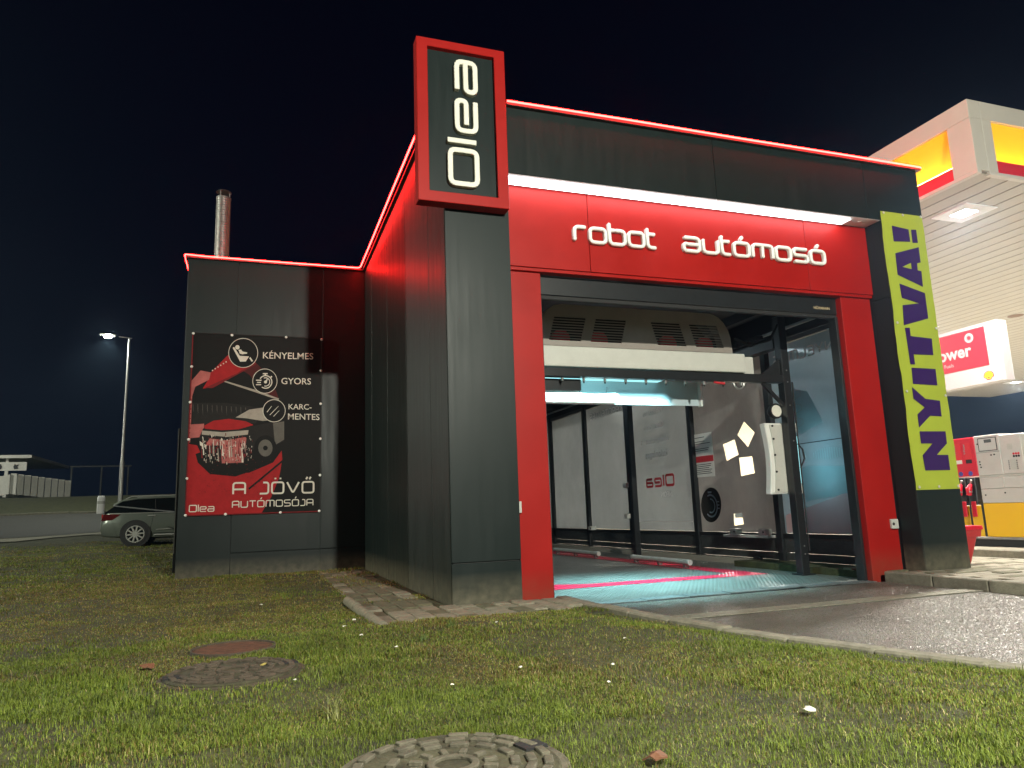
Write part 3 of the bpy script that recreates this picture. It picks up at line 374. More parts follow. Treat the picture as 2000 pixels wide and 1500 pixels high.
# the wet asphalt lane in front of the bay
def wet_asphalt():
    m = bpy.data.materials.new('wet_drive_asphalt'); m.use_nodes = True; nt = m.node_tree; b = nt.nodes['Principled BSDF']
    t = nt.nodes.new('ShaderNodeTexCoord')
    vo = nt.nodes.new('ShaderNodeTexVoronoi'); vo.inputs['Scale'].default_value = 85.0; nt.links.new(t.outputs['Object'], vo.inputs['Vector'])
    n = nt.nodes.new('ShaderNodeTexNoise'); n.inputs['Scale'].default_value = 1.1; n.inputs['Detail'].default_value = 6; nt.links.new(t.outputs['Object'], n.inputs['Vector'])
    r = nt.nodes.new('ShaderNodeValToRGB'); r.color_ramp.elements[0].color = (0.070, 0.063, 0.044, 1); r.color_ramp.elements[1].color = (0.21, 0.20, 0.165, 1)
    r.color_ramp.elements[0].position = 0.35; r.color_ramp.elements[1].position = 0.68
    nt.links.new(n.outputs['Fac'], r.inputs[0])
    mx = nt.nodes.new('ShaderNodeMixRGB'); mx.blend_type = 'MULTIPLY'; mx.inputs[0].default_value = 0.55
    nt.links.new(r.outputs[0], mx.inputs[1]); nt.links.new(vo.outputs['Color'], mx.inputs[2]); nt.links.new(mx.outputs[0], b.inputs['Base Color'])
    b.inputs['Roughness'].default_value = 0.4; b.inputs['Specular IOR Level'].default_value = 0.7
    n3 = nt.nodes.new('ShaderNodeTexNoise'); n3.inputs['Scale'].default_value = 34.0; n3.inputs['Detail'].default_value = 4; nt.links.new(t.outputs['Object'], n3.inputs['Vector'])
    ad = nt.nodes.new('ShaderNodeMath'); ad.operation = 'ADD'; nt.links.new(n3.outputs['Fac'], ad.inputs[0]); nt.links.new(vo.outputs['Distance'], ad.inputs[1])
    bp = nt.nodes.new('ShaderNodeBump'); bp.inputs['Strength'].default_value = 0.8; bp.inputs['Distance'].default_value = 0.02
    nt.links.new(ad.outputs[0], bp.inputs['Height']); nt.links.new(bp.outputs[0], b.inputs['Normal'])
    return m
M['drive'] = wet_asphalt()
DZ = -0.18
dys = np.concatenate([np.linspace(-45, -8, 14), np.arange(-7.5, -1.6, 0.4), [-1.5]])
def drive_map(a, b): return np.where(a < 0.5, kerb_v(b)+0.1, 6.45 + np.clip(-b-9, 0, None)*0.4)
drive = grid_mesh('driveway', np.array([0.0, 1.0]), np.concatenate([dys, [-1.16, -1.02, -0.2, 0.30]]), lambda a, b: a*0+DZ, M['drive'], drive_map); tag(drive, kind='structure')
M['steel_worn'] = mat('worn_grate', (0.26, 0.25, 0.20), 0.5, metal=0.35, var=0.3, vscale=20)
# trench grates, each a cast piece lying in the lane
def grate_mesh(L, W, nx):
    mb = MB(); mb.box(0, L, 0, 0.02, 0, 0.012).box(0, L, W-0.02, W, 0, 0.012).box(0, 0.015, 0.02, W-0.02, 0, 0.012).box(L-0.015, L, 0.02, W-0.02, 0, 0.012)
    for i in range(nx): x = 0.015+(L-0.03)*(i+0.5)/nx; mb.box(x-0.009, x+0.009, 0.02, W-0.02, 0.001, 0.010)
    mb.box(0.015, L-0.015, W/2-0.008, W/2+0.008, 0.002, 0.011)
    return mb
for i in range(8):
    x = 1.42+i*0.628
    g = grate_mesh(0.62, 0.23, 20).build('trench_grate', M['steel_worn'], None)
    g.location = (x, -1.24-0.012*i*0.2, DZ+0.004); g.parent = drive
box('trench_slot', M['rubber'], drive, 1.42, 6.44, -1.235, -1.02, DZ+0.001, DZ+0.003)
# kerbs
for i in range(11):
    y1 = 0.16-i*0.62; y0 = y1-0.612
    if i == 0: y1 = -0.02
    mb = MB(); a0, a1 = kerb_x(y0), kerb_x(y1); zt = 0.012 if i < 2 else 0.030 + random.uniform(-.01, .008)
    mb.poly([(a0-0.03, y0), (a0+0.115, y0), (a1+0.115, y1), (a1-0.03, y1)], (0, 0, -0.35), X_, Y_, (0, 0, 0.35+zt))
    k = mb.build('kerb_stone', M['kerbstone'], drive, bevel=0.015)
for i in range(9):
    y1 = 0.28-i*0.8; box('kerb_stone', M['kerbstone'], drive, 6.452, 6.60, y1-0.79, y1, -0.35, -0.035+random.uniform(-.004, .004), 0.014)
# the paved island beside the right pillar
isl = thing('paving', None, None, (8, 0, 0), kind='structure')
box('bedding', M['soil'], isl, 6.60, 9.62, -6.9, 4.0, -0.4, -0.075)
bl = None
for j in range(19):
    for i in range(8):
        x = 6.63+i*0.372+(0.186 if j % 2 else 0); y = -2.35+j*0.19
        if x+0.36 > 9.62: continue
        if 6.9 < x+0.18 < 7.9 and y > 0.02: continue
        b = box('brick', M['paver'] if random.random() < 0.75 else M['paver2'], isl, x, x+0.36, y, y+0.178, -0.2, -0.045+random.uniform(-.006, .006), 0.008)
box('slab_margin', M['paver'], isl, 6.63, 9.62, -6.8, -2.37, -0.2, -0.055)
box('slab_margin', M['paver'], isl, 7.9, 9.62, 1.27, 3.9, -0.2, -0.055)
box('kerb_stone', M['kerbstone'], isl, 9.62, 9.72, -6.9, 4.0, -0.4, -0.05, 0.01)
# forecourt
fore = grid_mesh('forecourt', np.linspace(9.72, 95, 24), np.linspace(-60, 41, 30), lambda a, b: a*0-0.085, M['concrete']); tag(fore, kind='structure')
box('forecourt_apron', M['concrete'], None, 7.0, 9.615, 4.01, 41, -0.3, -0.086)['kind'] = 'structure'
box('side_lane', M['asphalt'], None, 6.62, 9.71, -60, -6.91, -0.45, -0.12)['kind'] = 'structure'
# road up the slope, gravel shoulder and far kerb
def road_near(x): return 23.4+np.clip((x+11.5)*0.55, -1.0, 2.2)+0.5*np.sin(x*0.9)*0.4
rx = np.concatenate([np.linspace(-160, -30, 14), np.arange(-28, 8, 1.0), np.linspace(9, 60, 8)])
def strip(name, m, f0, f1, n, dz):
    t = np.linspace(0, 1, n); A = np.repeat(rx[None, :], n, 0); B = f0(rx)[None, :]*(1-t[:, None]) + f1(rx)[None, :]*t[:, None]
    co = np.stack([A, B, H(A, B)+dz], -1).reshape(-1, 3); nx = len(rx); i = (np.arange(n-1)[:, None]*nx+np.arange(nx-1)[None, :]).ravel()
    me = bpy.data.meshes.new(name); me.from_pydata(co.tolist(), [], np.stack([i, i+1, i+1+nx, i+nx], 1).tolist())
    me.polygons.foreach_set('use_smooth', [True]*len(me.polygons)); o = link_mesh(name, me, m); tag(o, kind='structure'); return o
strip('road', M['asphalt'], lambda x: road_near(x), lambda x: x*0+39.4, 18, 0.05)
strip('road_shoulder', M['gravel'], lambda x: road_near(x)-1.5-0.5*np.sin(x*1.7), lambda x: road_near(x)+0.25, 5, 0.035)
for x in np.arange(-34, 6, 2.0):
    zk = float(H(x+1, 39.5)); k = box('road_kerb', M['kerbstone'], None, x, x+1.96, 39.42, 39.62, zk-0.2, zk+0.16, 0.02); k.parent = bpy.data.objects['road']

# ------------------------------------------------------------ the car wash
W = thing('car_wash', 'dark anthracite car wash hall with red portal and red glowing roof edge', 'car wash', (3.9, 0, 0))
c = M['clad']; T = 6.16
# left pillar
box('pillar_core', M['clad_dark'], W, 0.02, 0.81, 0.02, 0.60, -0.15, 5.24)
for z0, z1 in ((-0.12, 0.44), (0.452, 5.244)): box('cladding_panel', c, W, 0.0, 0.83, 0.0, 0.016, z0, z1, 0.004)
box('cladding_panel', c, W, 0.814, 0.83, 0.018, 0.62, -0.12, 5.244, 0.003)
# right pillar
box('pillar_core', M['clad_dark'], W, 6.98, 7.80, 0.02, 0.62, -0.1, 5.24)
box('cladding_panel', c, W, 6.96, 7.82, 0.0, 0.016, -0.07, 5.244, 0.004)
for z0, z1 in ((-0.07, 4.02), (4.03, 5.244)): box('cladding_panel', c, W, 6.96, 6.976, 0.018, 0.36, z0, z1, 0.003)
box('cladding_panel', c, W, 7.804, 7.82, 0.018, 0.64, -0.07, 5.244, 0.003)
# parapet
box('parapet_core', M['clad_dark'], W, 0.02, 7.80, 0.02, 0.30, 5.26, T-0.02)
for x0, x1 in ((0.0, 3.96), (3.972, 6.70), (6.712, 7.82)): box('cladding_panel', c, W, x0, x1, 0.0, 0.016, 5.25, T, 0.004)
box('cladding_panel', c, W, 7.804, 7.82, 0.018, 15.6, 5.25, T, 0.003)
# side wall of the hall, vertical panels
sy = [0.02, 0.917, 2.505, 4.159, 5.955, 6.89]
for i in range(5): box('cladding_panel', c, W, -0.002, 0.014, sy[i]+0.006, sy[i+1]-0.006, -0.12, T, 0.004)
box('wall_core', M['clad_dark'], W, 0.018, 0.22, 0.62, 15.6, -0.3, T-0.02)
# annex with the poster
AX = -3.46
box('wall_core', M['clad_dark'], W, AX+0.02, -0.004, 6.93, 15.6, -0.3, T-0.03)
for x0, x1, z0, z1 in ((AX, -2.528, -0.1, T), (-2.518, -0.880, 0.42, T), (-2.518, -0.880, -0.1, 0.412), (-0.868, -0.004, 0.42, T), (-0.868, -0.004, -0.1, 0.412)):
    box('cladding_panel', c, W, x0, x1, 6.9, 6.916, z0, z1, 0.004)
box('joint_profile', c, W, -0.884, -0.862, 6.875, 6.899, -0.1, 4.6, 0.004)
for y0, y1 in ((6.93, 9.0), (9.01, 11.4), (11.41, 15.6)): box('cladding_panel', c, W, AX, AX+0.016, y0, y1, -0.1, T, 0.004)
roof = box('roof', M['clad_dark'], W, 0.03, 7.79, 0.32, 15.6, T-0.5, T-0.25)
box('roof_deck', M['clad_dark'], roof, AX+0.03, 0.0, 6.95, 15.6, T-0.5, T-0.25)
# parapet caps
capm = mat('cap_flashing', (0.05, 0.03, 0.03), 0.4, metal=0.3)
for a in ((AX-0.05, 0.0, 6.84, 7.06), (-0.06, 0.10, 0.0, 6.835), (0.83, 7.87, -0.06, 0.16), (AX-0.05, AX+0.12, 7.065, 15.6), (7.70, 7.87, 0.165, 15.6)):
    box('cap_flashing', capm, W, a[0], a[1], a[2], a[3], T+0.001, T+0.035, 0.004)
# neon flex along the roof edge
zl = T+0.05
def led(pts): return MB().tube(pts, 0.0125, 8).build('led_strip', M['led_red'], W, smooth=True)
led([(AX-0.065, 8.6, zl-0.02), (AX-0.068, 7.2, zl), (AX-0.068, 6.88, zl+0.01), (AX-0.05, 6.84, zl+0.014), (AX, 6.828, zl+0.008), (AX+0.3, 6.827, zl-.003), (-1.6, 6.829, zl-0.006), (-0.16, 6.827, zl-.003), (-0.13, 6.80, zl), (-0.118, 6.70, zl-0.01), (-0.116, 5.2, zl-.012), (-0.119, 3.0, zl-.008), (-0.116, 0.03, zl-.012)])
led([(0.84, -0.070, zl-.004), (2.6, -0.073, zl), (4.4, -0.070, zl-.006), (6.4, -0.073, zl-.002), (7.84, -0.070, zl-.004), (7.885, -0.05, zl), (7.89, 0.3, zl), (7.892, 15.0, zl)])
# soffit with the light channel
box('soffit', M['soffit'], W, 0.84, 6.955, 0.018, 0.318, 5.247, 5.258)
box('light_strip', M['led_white'], W, 0.86, 6.42, 0.075, 0.265, 5.226, 5.246)
for x0, x1 in ((6.43, 6.62), (6.63, 6.80)): MB().bar((x0, 0.1, 5.232), (x1, 0.22, 5.225), 0.06, 0.006).build('torn_foil', M['soffit'], W)
# red portal
for x0, x1 in ((0.835, 2.085), (2.092, 5.735), (5.742, 6.955)): box('fascia_panel', M['red'], W, x0, x1, 0.32, 0.345, 4.135, 5.245, 0.004)
box('fascia_return', M['red'], W, 0.835, 6.955, 0.346, 0.47, 4.09, 4.134, 0.003)
box('lintel', M['clad_dark'], W, 0.835, 6.955, 0.35, 0.66, 4.14, 5.24)
for x0, x1 in ((0.835, 1.385), (6.372, 6.955)):
    box('portal_jamb', M['red'], W, x0, x1, 0.40, 0.62, DZ-0.05, 4.088, 0.006)
box('door_guide', M['black'], W, 1.386, 1.43, 0.50, 0.66, DZ, 3.80, 0.004)
box('door_guide', M['black'], W, 6.325, 6.371, 0.50, 0.66, DZ, 3.80, 0.004)
hd = box('shutter_box', M['black'], W, 1.387, 6.370, 0.50, 0.72, 3.83, 4.087, 0.006)
box('shutter_seal', M['rubber'], hd, 1.39, 6.368, 0.52, 0.60, 3.775, 3.828, 0.004)
plain_text('HÖRMANN', (5.93, 0.498, 3.90), X_, Z_, (0, -0.001, 0), 0.30, 0.012).build('maker_name', mat('gold_print', (0.5, 0.4, 0.25), 0.4), hd)
drum = MB().tube([(0.9, 1.02, 4.04), (6.7, 1.02, 4.04)], 0.12, 16).build('shutter_roll', M['white'], W, smooth=True)
for x in (2.0, 4.3): box('roll_clip', M['steel'], drum, x, x+0.12, 0.885, 0.905, 4.0, 4.06)
# sensor boxes on the jambs
for x0, y0, z0 in ((0.86, 0.355, 0.98), (6.80, 0.355, 0.55)):
    s = box('sensor_box', M['grey_box'], W, x0, x0+0.13, y0, 0.399, z0, z0+0.14, 0.006)
    MB().lathe([(0.022, y0-0.004), (0.022, y0)], (x0+0.03, 0, z0+0.07), 12, 'y').build('sensor_eye', M['rubber'], s)
# flue on the annex roof
fl = MB().tube([(-2.96, 9.0, 5.8), (-2.96, 9.0, 8.40)], 0.155, 24).build('flue_pipe', M['steel'], W, smooth=True)
for i in range(40): MB().lathe([(0.155, 0), (0.1595, 0.012), (0.155, 0.024)], (-2.96, 9.0, 6.0+i*0.06), 24).build('flue_rib', M['steel'], fl, smooth=True)
MB().lathe([(0.165, 0), (0.165, 0.05)], (-2.96, 9, 8.36), 24).build('flue_collar', M['steel'], fl, smooth=True)
MB().lathe([(0.17, 0), (0.16, 0.015), (0.02, 0.06)], (-2.96, 9, 8.54), 24).build('flue_cap', M['steel'], fl, smooth=True)
for a in (0, 2.1, 4.2): MB().tube([(-2.96+.13*math.cos(a), 9+.13*math.sin(a), 8.38), (-2.96+.13*math.cos(a), 9+.13*math.sin(a), 8.56)], 0.012, 6).build('flue_bracket', M['steel'], fl)
# ------------------------------------------------------------ inside the bay
def bay_floor_mat():
    m = bpy.data.materials.new('wet_tread_floor'); m.use_nodes = True; nt = m.node_tree; b = nt.nodes['Principled BSDF']
    t = nt.nodes.new('ShaderNodeTexCoord'); n = nt.nodes.new('ShaderNodeTexNoise'); n.inputs['Scale'].default_value = 2.0; n.inputs['Detail'].default_value = 7
    nt.links.new(t.outputs['Object'], n.inputs['Vector'])
    r = nt.nodes.new('ShaderNodeValToRGB'); r.color_ramp.elements[0].color = (0.06, 0.063, 0.058, 1); r.color_ramp.elements[1].color = (0.22, 0.225, 0.21, 1)
    nt.links.new(n.outputs['Fac'], r.inputs[0]); nt.links.new(r.outputs[0], b.inputs['Base Color'])
    b.inputs['Roughness'].default_value = 0.28
    mp = nt.nodes.new('ShaderNodeMapping'); mp.inputs['Rotation'].default_value = (0, 0, 0.6); nt.links.new(t.outputs['Object'], mp.inputs[0])
    w = nt.nodes.new('ShaderNodeTexWave'); w.inputs['Scale'].default_value = 5.5; w.inputs['Distortion'].default_value = 0.6; nt.links.new(mp.outputs[0], w.inputs['Vector'])
    n2 = nt.nodes.new('ShaderNodeTexNoise'); n2.inputs['Scale'].default_value = 30; nt.links.new(t.outputs['Object'], n2.inputs['Vector'])
    ad = nt.nodes.new('ShaderNodeMath'); ad.operation = 'ADD'; nt.links.new(w.outputs['Fac'], ad.inputs[0]); nt.links.new(n2.outputs['Fac'], ad.inputs[1])
    bp = nt.nodes.new('ShaderNodeBump'); bp.inputs['Strength'].default_value = 0.5; bp.inputs['Distance'].default_value = 0.02
    nt.links.new(ad.outputs[0], bp.inputs['Height']); nt.links.new(bp.outputs[0], b.inputs['Normal'])
    return m, nt, b
BZ = -0.182
fm, _, _ = bay_floor_mat()
bay = box('bay_floor', fm, None, 0.22, 7.24, 0.56, 16.0, -0.6, BZ); bay['kind'] = 'structure'
rp, nt, b = bay_floor_mat(); rp.name = 'red_floor_paint'
for l in list(nt.links):
    if l.to_socket == b.inputs['Base Color']: nt.links.remove(l)
b.inputs['Base Color'].default_value = (0.62, 0.012, 0.05, 1); b.inputs['Roughness'].default_value = 0.35
def floor_line(p, q, w): MB().bar((p[0], p[1], BZ+0.0045), (q[0], q[1], BZ+0.0045), w, 0.001).build('red_line', rp, bay)
floor_line((1.9, 2.52), (6.05, 2.52), 0.42); floor_line((5.83, 2.74), (5.83, 12.6), 0.44); floor_line((1.68, 2.4), (1.68, 12.6), 0.42)
MB().poly([(1.92, 2.735), (2.9, 2.735), (1.92, 3.3)], (0, 0, BZ+0.004), X_, Y_, (0, 0, 0.001)).build('red_line', rp, bay)
# threshold grates
M['steel_wet'] = mat('wet_zinc', (0.36, 0.40, 0.41), 0.35, metal=0.8, var=0.2, vscale=20)
box('threshold_trough', M['rubber'], bay, 1.39, 6.37, 0.315, 0.555, -0.5, BZ-0.008)
for i in range(8):
    g = grate_mesh(0.61, 0.225, 24).build('threshold_grate', M['steel_wet'], None); g.location = (1.395+i*0.622, 0.322, BZ+0.001+random.uniform(0, .012)); g.rotation_euler = (random.uniform(-.01, .02), random.uniform(-.02, .02), 0); g.parent = bay
M['stainless'] = mat('stainless_tube', (0.62, 0.63, 0.60), 0.3, metal=0.35, var=0.1)
# wheel guides bolted to the floor
for nm, y0, y1, lab in (('wheel_guide', 4.15, 6.4, 'steel tube wheel guide on the wet floor nearest the bay entrance'), ('wheel_guide', 8.1, 10.8, 'steel tube wheel guide deeper inside the wash bay')):
    g = thing(nm, lab, 'wheel guide', (5.6, y0, BZ), 'wheel guides on the bay floor')
    MB().tube([(5.72, y0, BZ+0.11), (5.72, y1, BZ+0.11)], 0.055, 12).build('guide_tube', M['stainless'], g, smooth=True)
    for y in (y0+0.15, (y0+y1)/2, y1-0.15): box('guide_foot', M['steel'], g, 5.68, 5.76, y-0.04, y+0.04, BZ, BZ+0.07)
# glazed right wall: posts, rails, plinth, frosted panes
PY = [0.98, 3.32, 6.05, 9.05, 11.70, 14.4]
GW = 7.25
for y in PY: box('frame_post', M['black'], W, 7.15, 7.29, y-0.075, y+0.075, BZ, 4.02, 0.006)
box('frame_post', M['black'], W, 7.15, 7.29, 15.4, 15.55, BZ, 4.02)
for i in range(len(PY)):
    y0 = PY[i]+0.08; y1 = (PY[i+1] if i < 5 else 15.47)-0.08
    box('frame_rail', M['black'], W, 7.18, 7.285, y0, y1, 0.34, 0.42, 0.005)
    box('frame_rail', M['black'], W, 7.18, 7.285, y0, y1, 3.93, 4.01, 0.005)
    pm = mat('wet_plinth', (0.05, 0.055, 0.055), 0.4, var=0.25, vscale=8, bump=0.2, bscale=20) if i == 0 else pm
    for k, (z0, z1) in enumerate(((BZ, -0.07), (-0.062, 0.07), (0.078, 0.336))): box('plinth_panel', pm, W, 7.20+0.008*(k == 1), 7.27, y0, y1, z0, z1, 0.004)
box('plinth_box', M['black'], W, 7.12, 7.198, 3.9, 4.1, -0.14, -0.03, 0.005)
FILM = [film('frosted_foil', (0.60, 0.63, 0.63), 0.58, 0.14, 0.22), film('frosted_foil_blue_lit', (0.44, 0.54, 0.60), 0.5, 0.08, 0.2), film('frosted_foil_warm', (0.50, 0.485, 0.47), 0.55, 0.12, 0.28)]  # second foil: the bay's cool light is put into its blue tint
panes = []
for i in range(6):
    y0 = PY[i]+0.078; y1 = (PY[i+1] if i < 5 else 15.47)-0.078
    holes = CLEAR_PATCHES if i == 1 else ()
    mb = MB().poly([(y0, 0.424), (y1, 0.424), (y1, 3.926), (y0, 3.926)], (GW, 0, 0), Y_, Z_, (0.008, 0, 0), holes=holes)
    panes.append(mb.build('window_pane', FILM[(1, 2, 0, 0, 0, 0)[i]], W))
    if i == 0: box('pane_seam', M['black'], panes[0], GW-0.004, GW-0.001, y0, y1, 2.02, 2.035)
ink = mat('white_foil_print', (0.80, 0.80, 0.78), 0.5); inkg = film('grey_foil_print', (0.06, 0.055, 0.05), 0.4, 0.05); inkr = mat('red_foil_print', (0.5, 0.03, 0.04), 0.5)
inkp = film('pale_foil_print', (0.45, 0.48, 0.48), 0.5, 0.0, 0.1); inkpink = film('pink_foil_print', (0.75, 0.54, 0.55), 0.4, 0.0, 0.1); inkteal = film('teal_foil_print', (0.45, 0.60, 0.64), 0.4, 0.0, 0.2)
def wall_text(t, y0, z, width, h, sw, pane, m=ink):
    squared_text(t, (GW-0.004, y0, z), Y_, Z_, (-0.0015, 0, 0), width, h, sw, lambda ch, mb: mb.build('pane_letter', m, panes[pane]))
wall_text('KÉNYELMES', 1.12, 3.56, 2.0, 0.20, 0.032, 0)
wall_text('KARCMENTES', 9.32, 3.58, 2.05, 0.19, 0.03, 3)
wall_text('Olea', 6.95, 1.46, 1.35, 0.24, 0.06, 2, inkr)
for k, t in enumerate(('Válassza az', 'Olea NEON', 'élménymosást a', 'különleges')):
    wdt = (1.0, 0.95, 1.4, 1.15)[k]; yc = 7.0 + (1.5-wdt)/2
    for wo_ in t.split():
        ww_ = wdt*len(wo_)/len(t); plain_text(wo_, (GW-0.004, yc, 3.28-0.36*k), Y_, Z_, (-0.0015, 0, 0), ww_*0.92, 0.004).build('pane_print', ink, panes[2]); yc += ww_+wdt/len(t)
plain_text('NEON', (GW-0.004, 7.1, 1.22), Y_, Z_, (-0.0015, 0, 0), 0.5, 0.01).build('pane_print', ink, panes[2])
MB().poly([(6.3, 0.62), (8.85, 0.62), (8.85, 0.65), (6.3, 0.65)], (GW-0.003, 0, 0), Y_, Z_, (-0.001, 0, 0)).build('pane_print', ink, panes[2])
sw_ = MB().poly(ART_STOPWATCH, (GW-0.002, 0, 0), Y_, Z_, (-0.001, 0, 0)).build('pane_print', inkg, panes[1])
cx, cz = 5.56, 0.97; IO = (GW-0.0045, 0, 0); ID = (-0.001, 0, 0)
for r0, r1, a0, a1 in ((0.25, 0.215, -2.3, 2.0), (0.16, 0.13, -2.0, 1.6)):
    pts = [(cx-r0*math.cos(a0+(a1-a0)*i/20), cz+r0*math.sin(a0+(a1-a0)*i/20)) for i in range(21)] + [(cx-r1*math.cos(a1-(a1-a0)*i/20), cz+r1*math.sin(a1-(a1-a0)*i/20)) for i in range(21)]
    MB().poly(pts, IO, Y_, Z_, ID).build('pane_print', FILM[1], panes[1])
for z in (0.9, 0.97, 1.04): MB().poly([(5.25, z), (5.32, z), (5.32, z+.025), (5.25, z+.025)], IO, Y_, Z_, ID).build('pane_print', FILM[1], panes[1])
MB().poly([(5.5, 1.24), (5.64, 1.24), (5.64, 1.28), (5.5, 1.28)], IO, Y_, Z_, ID).build('pane_print', FILM[1], panes[1])
# pane 0: washed-out picture of a car in foam with a honeycomb
mb = MB()
for r in range(6):
    for q in range(3):
        yy = 2.62+q*0.30+(0.15 if r % 2 else 0); zz = 2.42+r*0.13
        if zz < 2.2+(yy-2.3)*0.5: continue
        for k in range(6):
            a, b_ = math.radians(60*k+30), math.radians(60*k+90); p = Vector((GW-0.006, yy+0.16*math.cos(a), zz+0.085*math.sin(a))); q2 = Vector((GW-0.006, yy+0.16*math.cos(b_), zz+0.085*math.sin(b_))); mb.bar(p, q2, 0.012, 0.001, (1, 0, 0))
mb.build('pane_print', inkp, panes[0])
MB().poly([(1.10, 0.43), (3.2, 0.43), (3.2, 0.75), (1.9, 1.05), (1.10, 1.30)], (GW-0.002, 0, 0), Y_, Z_, (-0.001, 0, 0)).build('pane_print', inkpink, panes[0])
MB().poly([(1.3, 1.15), (2.9, 0.95), (2.95, 1.45), (2.5, 1.62), (1.5, 1.55), (1.25, 1.4)], (GW-0.0035, 0, 0), Y_, Z_, (-0.001, 0, 0)).build('pane_print', inkteal, panes[0])
mb = MB()
for i in range(13): y = 1.62+i*0.056; h = 0.105*math.sqrt(max(0.05, 1-((i-6)/6.6)**2)); mb.box(GW-0.006, GW-0.005, y, y+0.026, 1.80-h, 1.80+h)
mb.build('pane_print', inkteal, panes[0])
MB().poly([(2.0, 2.35), (2.6, 2.2), (2.9, 3.1), (2.3, 2.95)], (GW-0.002, 0, 0), Y_, Z_, (-0.001, 0, 0)).build('pane_print', inkteal, panes[0])
# notices
paper = MB().poly(PAPER_POLY, (GW-0.006, 0, 0), Y_, Z_, (-0.003, 0, 0)).build('notice', M['white'], panes[1])
MB().poly(PAPER_RED, (GW-0.0105, 0, 0), Y_, Z_, (-0.001, 0, 0)).build('notice_band', inkr, paper)
mb = MB()
for k, z in enumerate((2.47, 2.38, 2.33, 2.22, 2.18, 1.87, 1.83, 1.79, 1.75, 1.71, 1.67)):
    a = random.uniform(5.38, 5.5) if k > 1 else 5.6; mb.box(GW-0.0105, GW-0.0095, a, 6.1-random.uniform(0, .12), z, z+0.014)
mb.build('notice_text', M['rubber'], paper)
# small grey boxes on the rail
for y in (3.55, 4.45, 11.2):
    s = box('rail_box', M['grey_box'], W, 7.02, 7.178, y, y+0.2, 0.39, 0.50, 0.008); MB().lathe([(0.02, 7.015), (0.02, 7.02)], (0, y+.05, 0.445), 10, 'x').build('box_eye', M['rubber'], s)
box('rail_tray', M['grey_box'], W, 7.0, 7.178, 3.45, 4.85, 0.335, 0.386, 0.004)
# unseen strip lights, added behind the door header to brighten the hood
for x in (1.6, 3.3, 5.0):
    f = box('added_bay_light', M['grey_box'], W, x, x+1.3, 0.722, 0.78, 3.92, 4.05, 0.006); box('light_lens', emitter('added_bay_lens', (0.72, 0.93, 1.0), 2.6), f, x+0.03, x+1.27, 0.781, 0.79, 3.94, 4.03)
for y in (4.9, 8.6, 12.2):  # unseen ceiling fixtures, added to lift the far panes and floor
    f = box('added_ceiling_light', M['grey_box'], W, 2.6, 5.4, y, y+0.22, 4.40, 4.46, 0.006); box('light_lens', emitter('added_ceiling_lens', (0.74, 0.93, 1.0), 12.0), f, 2.65, 5.35, y+0.03, y+0.19, 4.39, 4.399)
# upper wall, ceiling and back wall
box('wall_core', M['clad_dark'], W, 7.27, 7.80, 0.66, 15.6, 4.04, T-0.02)
box('ceiling', mat('bay_ceiling', (0.035, 0.04, 0.045), 0.6, var=0.2), W, 0.23, 7.26, 0.68, 15.6, 4.62, 4.70)
box('ceiling_truss', M['black'], W, 6.2, 6.32, 0.75, 15.5, 4.28, 4.46, 0.005)
for y in (1.9, 4.4, 7.0, 10, 13): box('ceiling_truss', M['black'], W, 0.25, 7.24, y, y+0.12, 4.47, 4.60)
bw = box('back_wall', M['black'], W, 0.23, 7.14, 15.62, 15.75, BZ-.1, 4.6)
for z in (0.5, 1.4, 2.3): box('back_window', FILM[0], bw, 6.6, 6.72, 15.605, 15.618, z, z+0.6)
box('pipe_run', M['steel'], W, 6.95, 7.0, 0.9, 15.0, 4.10, 4.15, 0.01)

# ------------------------------------------------------------ the wash gantry
gy = 1.85
GA = thing('wash_gantry', 'portal washing machine with grey vented hood and black frame inside the bay', 'washing machine', (3.6, gy, BZ))
for x in (0.82, 6.38):
    p = box('leg', M['black'], GA, x-0.075, x+0.075, gy-0.08, gy+0.08, BZ, 4.15, 0.008)
    box('foot_plate', M['black'], p, x-0.13, x+0.13, gy-0.13, gy+0.13, BZ+0.001, BZ+0.02)
    for z in (0.15, 0.28, 2.0, 2.6, 3.0, 3.2): MB().lathe([(0.013, gy-0.088), (0.013, gy-0.08)], (x, 0, z), 8, 'y').build('bolt', M['steel'], p)
for x in (0.82, 6.38):
    p = box('leg', M['black'], GA, x-0.07, x+0.07, 7.32, 7.46, BZ, 4.15, 0.008); box('foot_plate', M['black'], p, x-0.13, x+0.13, 7.26, 7.52, BZ+0.001, BZ+0.02)
    box('running_rail', M['black'], GA, x-0.09, x+0.09, gy+0.081, 7.31, 3.62, 3.80, 0.006)
box('cross_beam', M['black'], GA, 0.896, 6.304, gy-0.07, gy+0.07, 2.985, 3.12, 0.008)
for s in ((5.93, 2.98, 6.30, 2.62), (1.27, 2.98, 0.9, 2.62)): MB().bar((s[0], gy, s[1]), (s[2], gy, s[3]), 0.05, 0.05, (0, 1, 0)).build('brace', M['black'], GA)
MB().poly([(5.9, 3.12), (6.3, 3.12), (6.3, 3.4)], (0, gy-0.02, 0), X_, Z_, (0, 0.04, 0)).build('gusset', M['black'], GA)
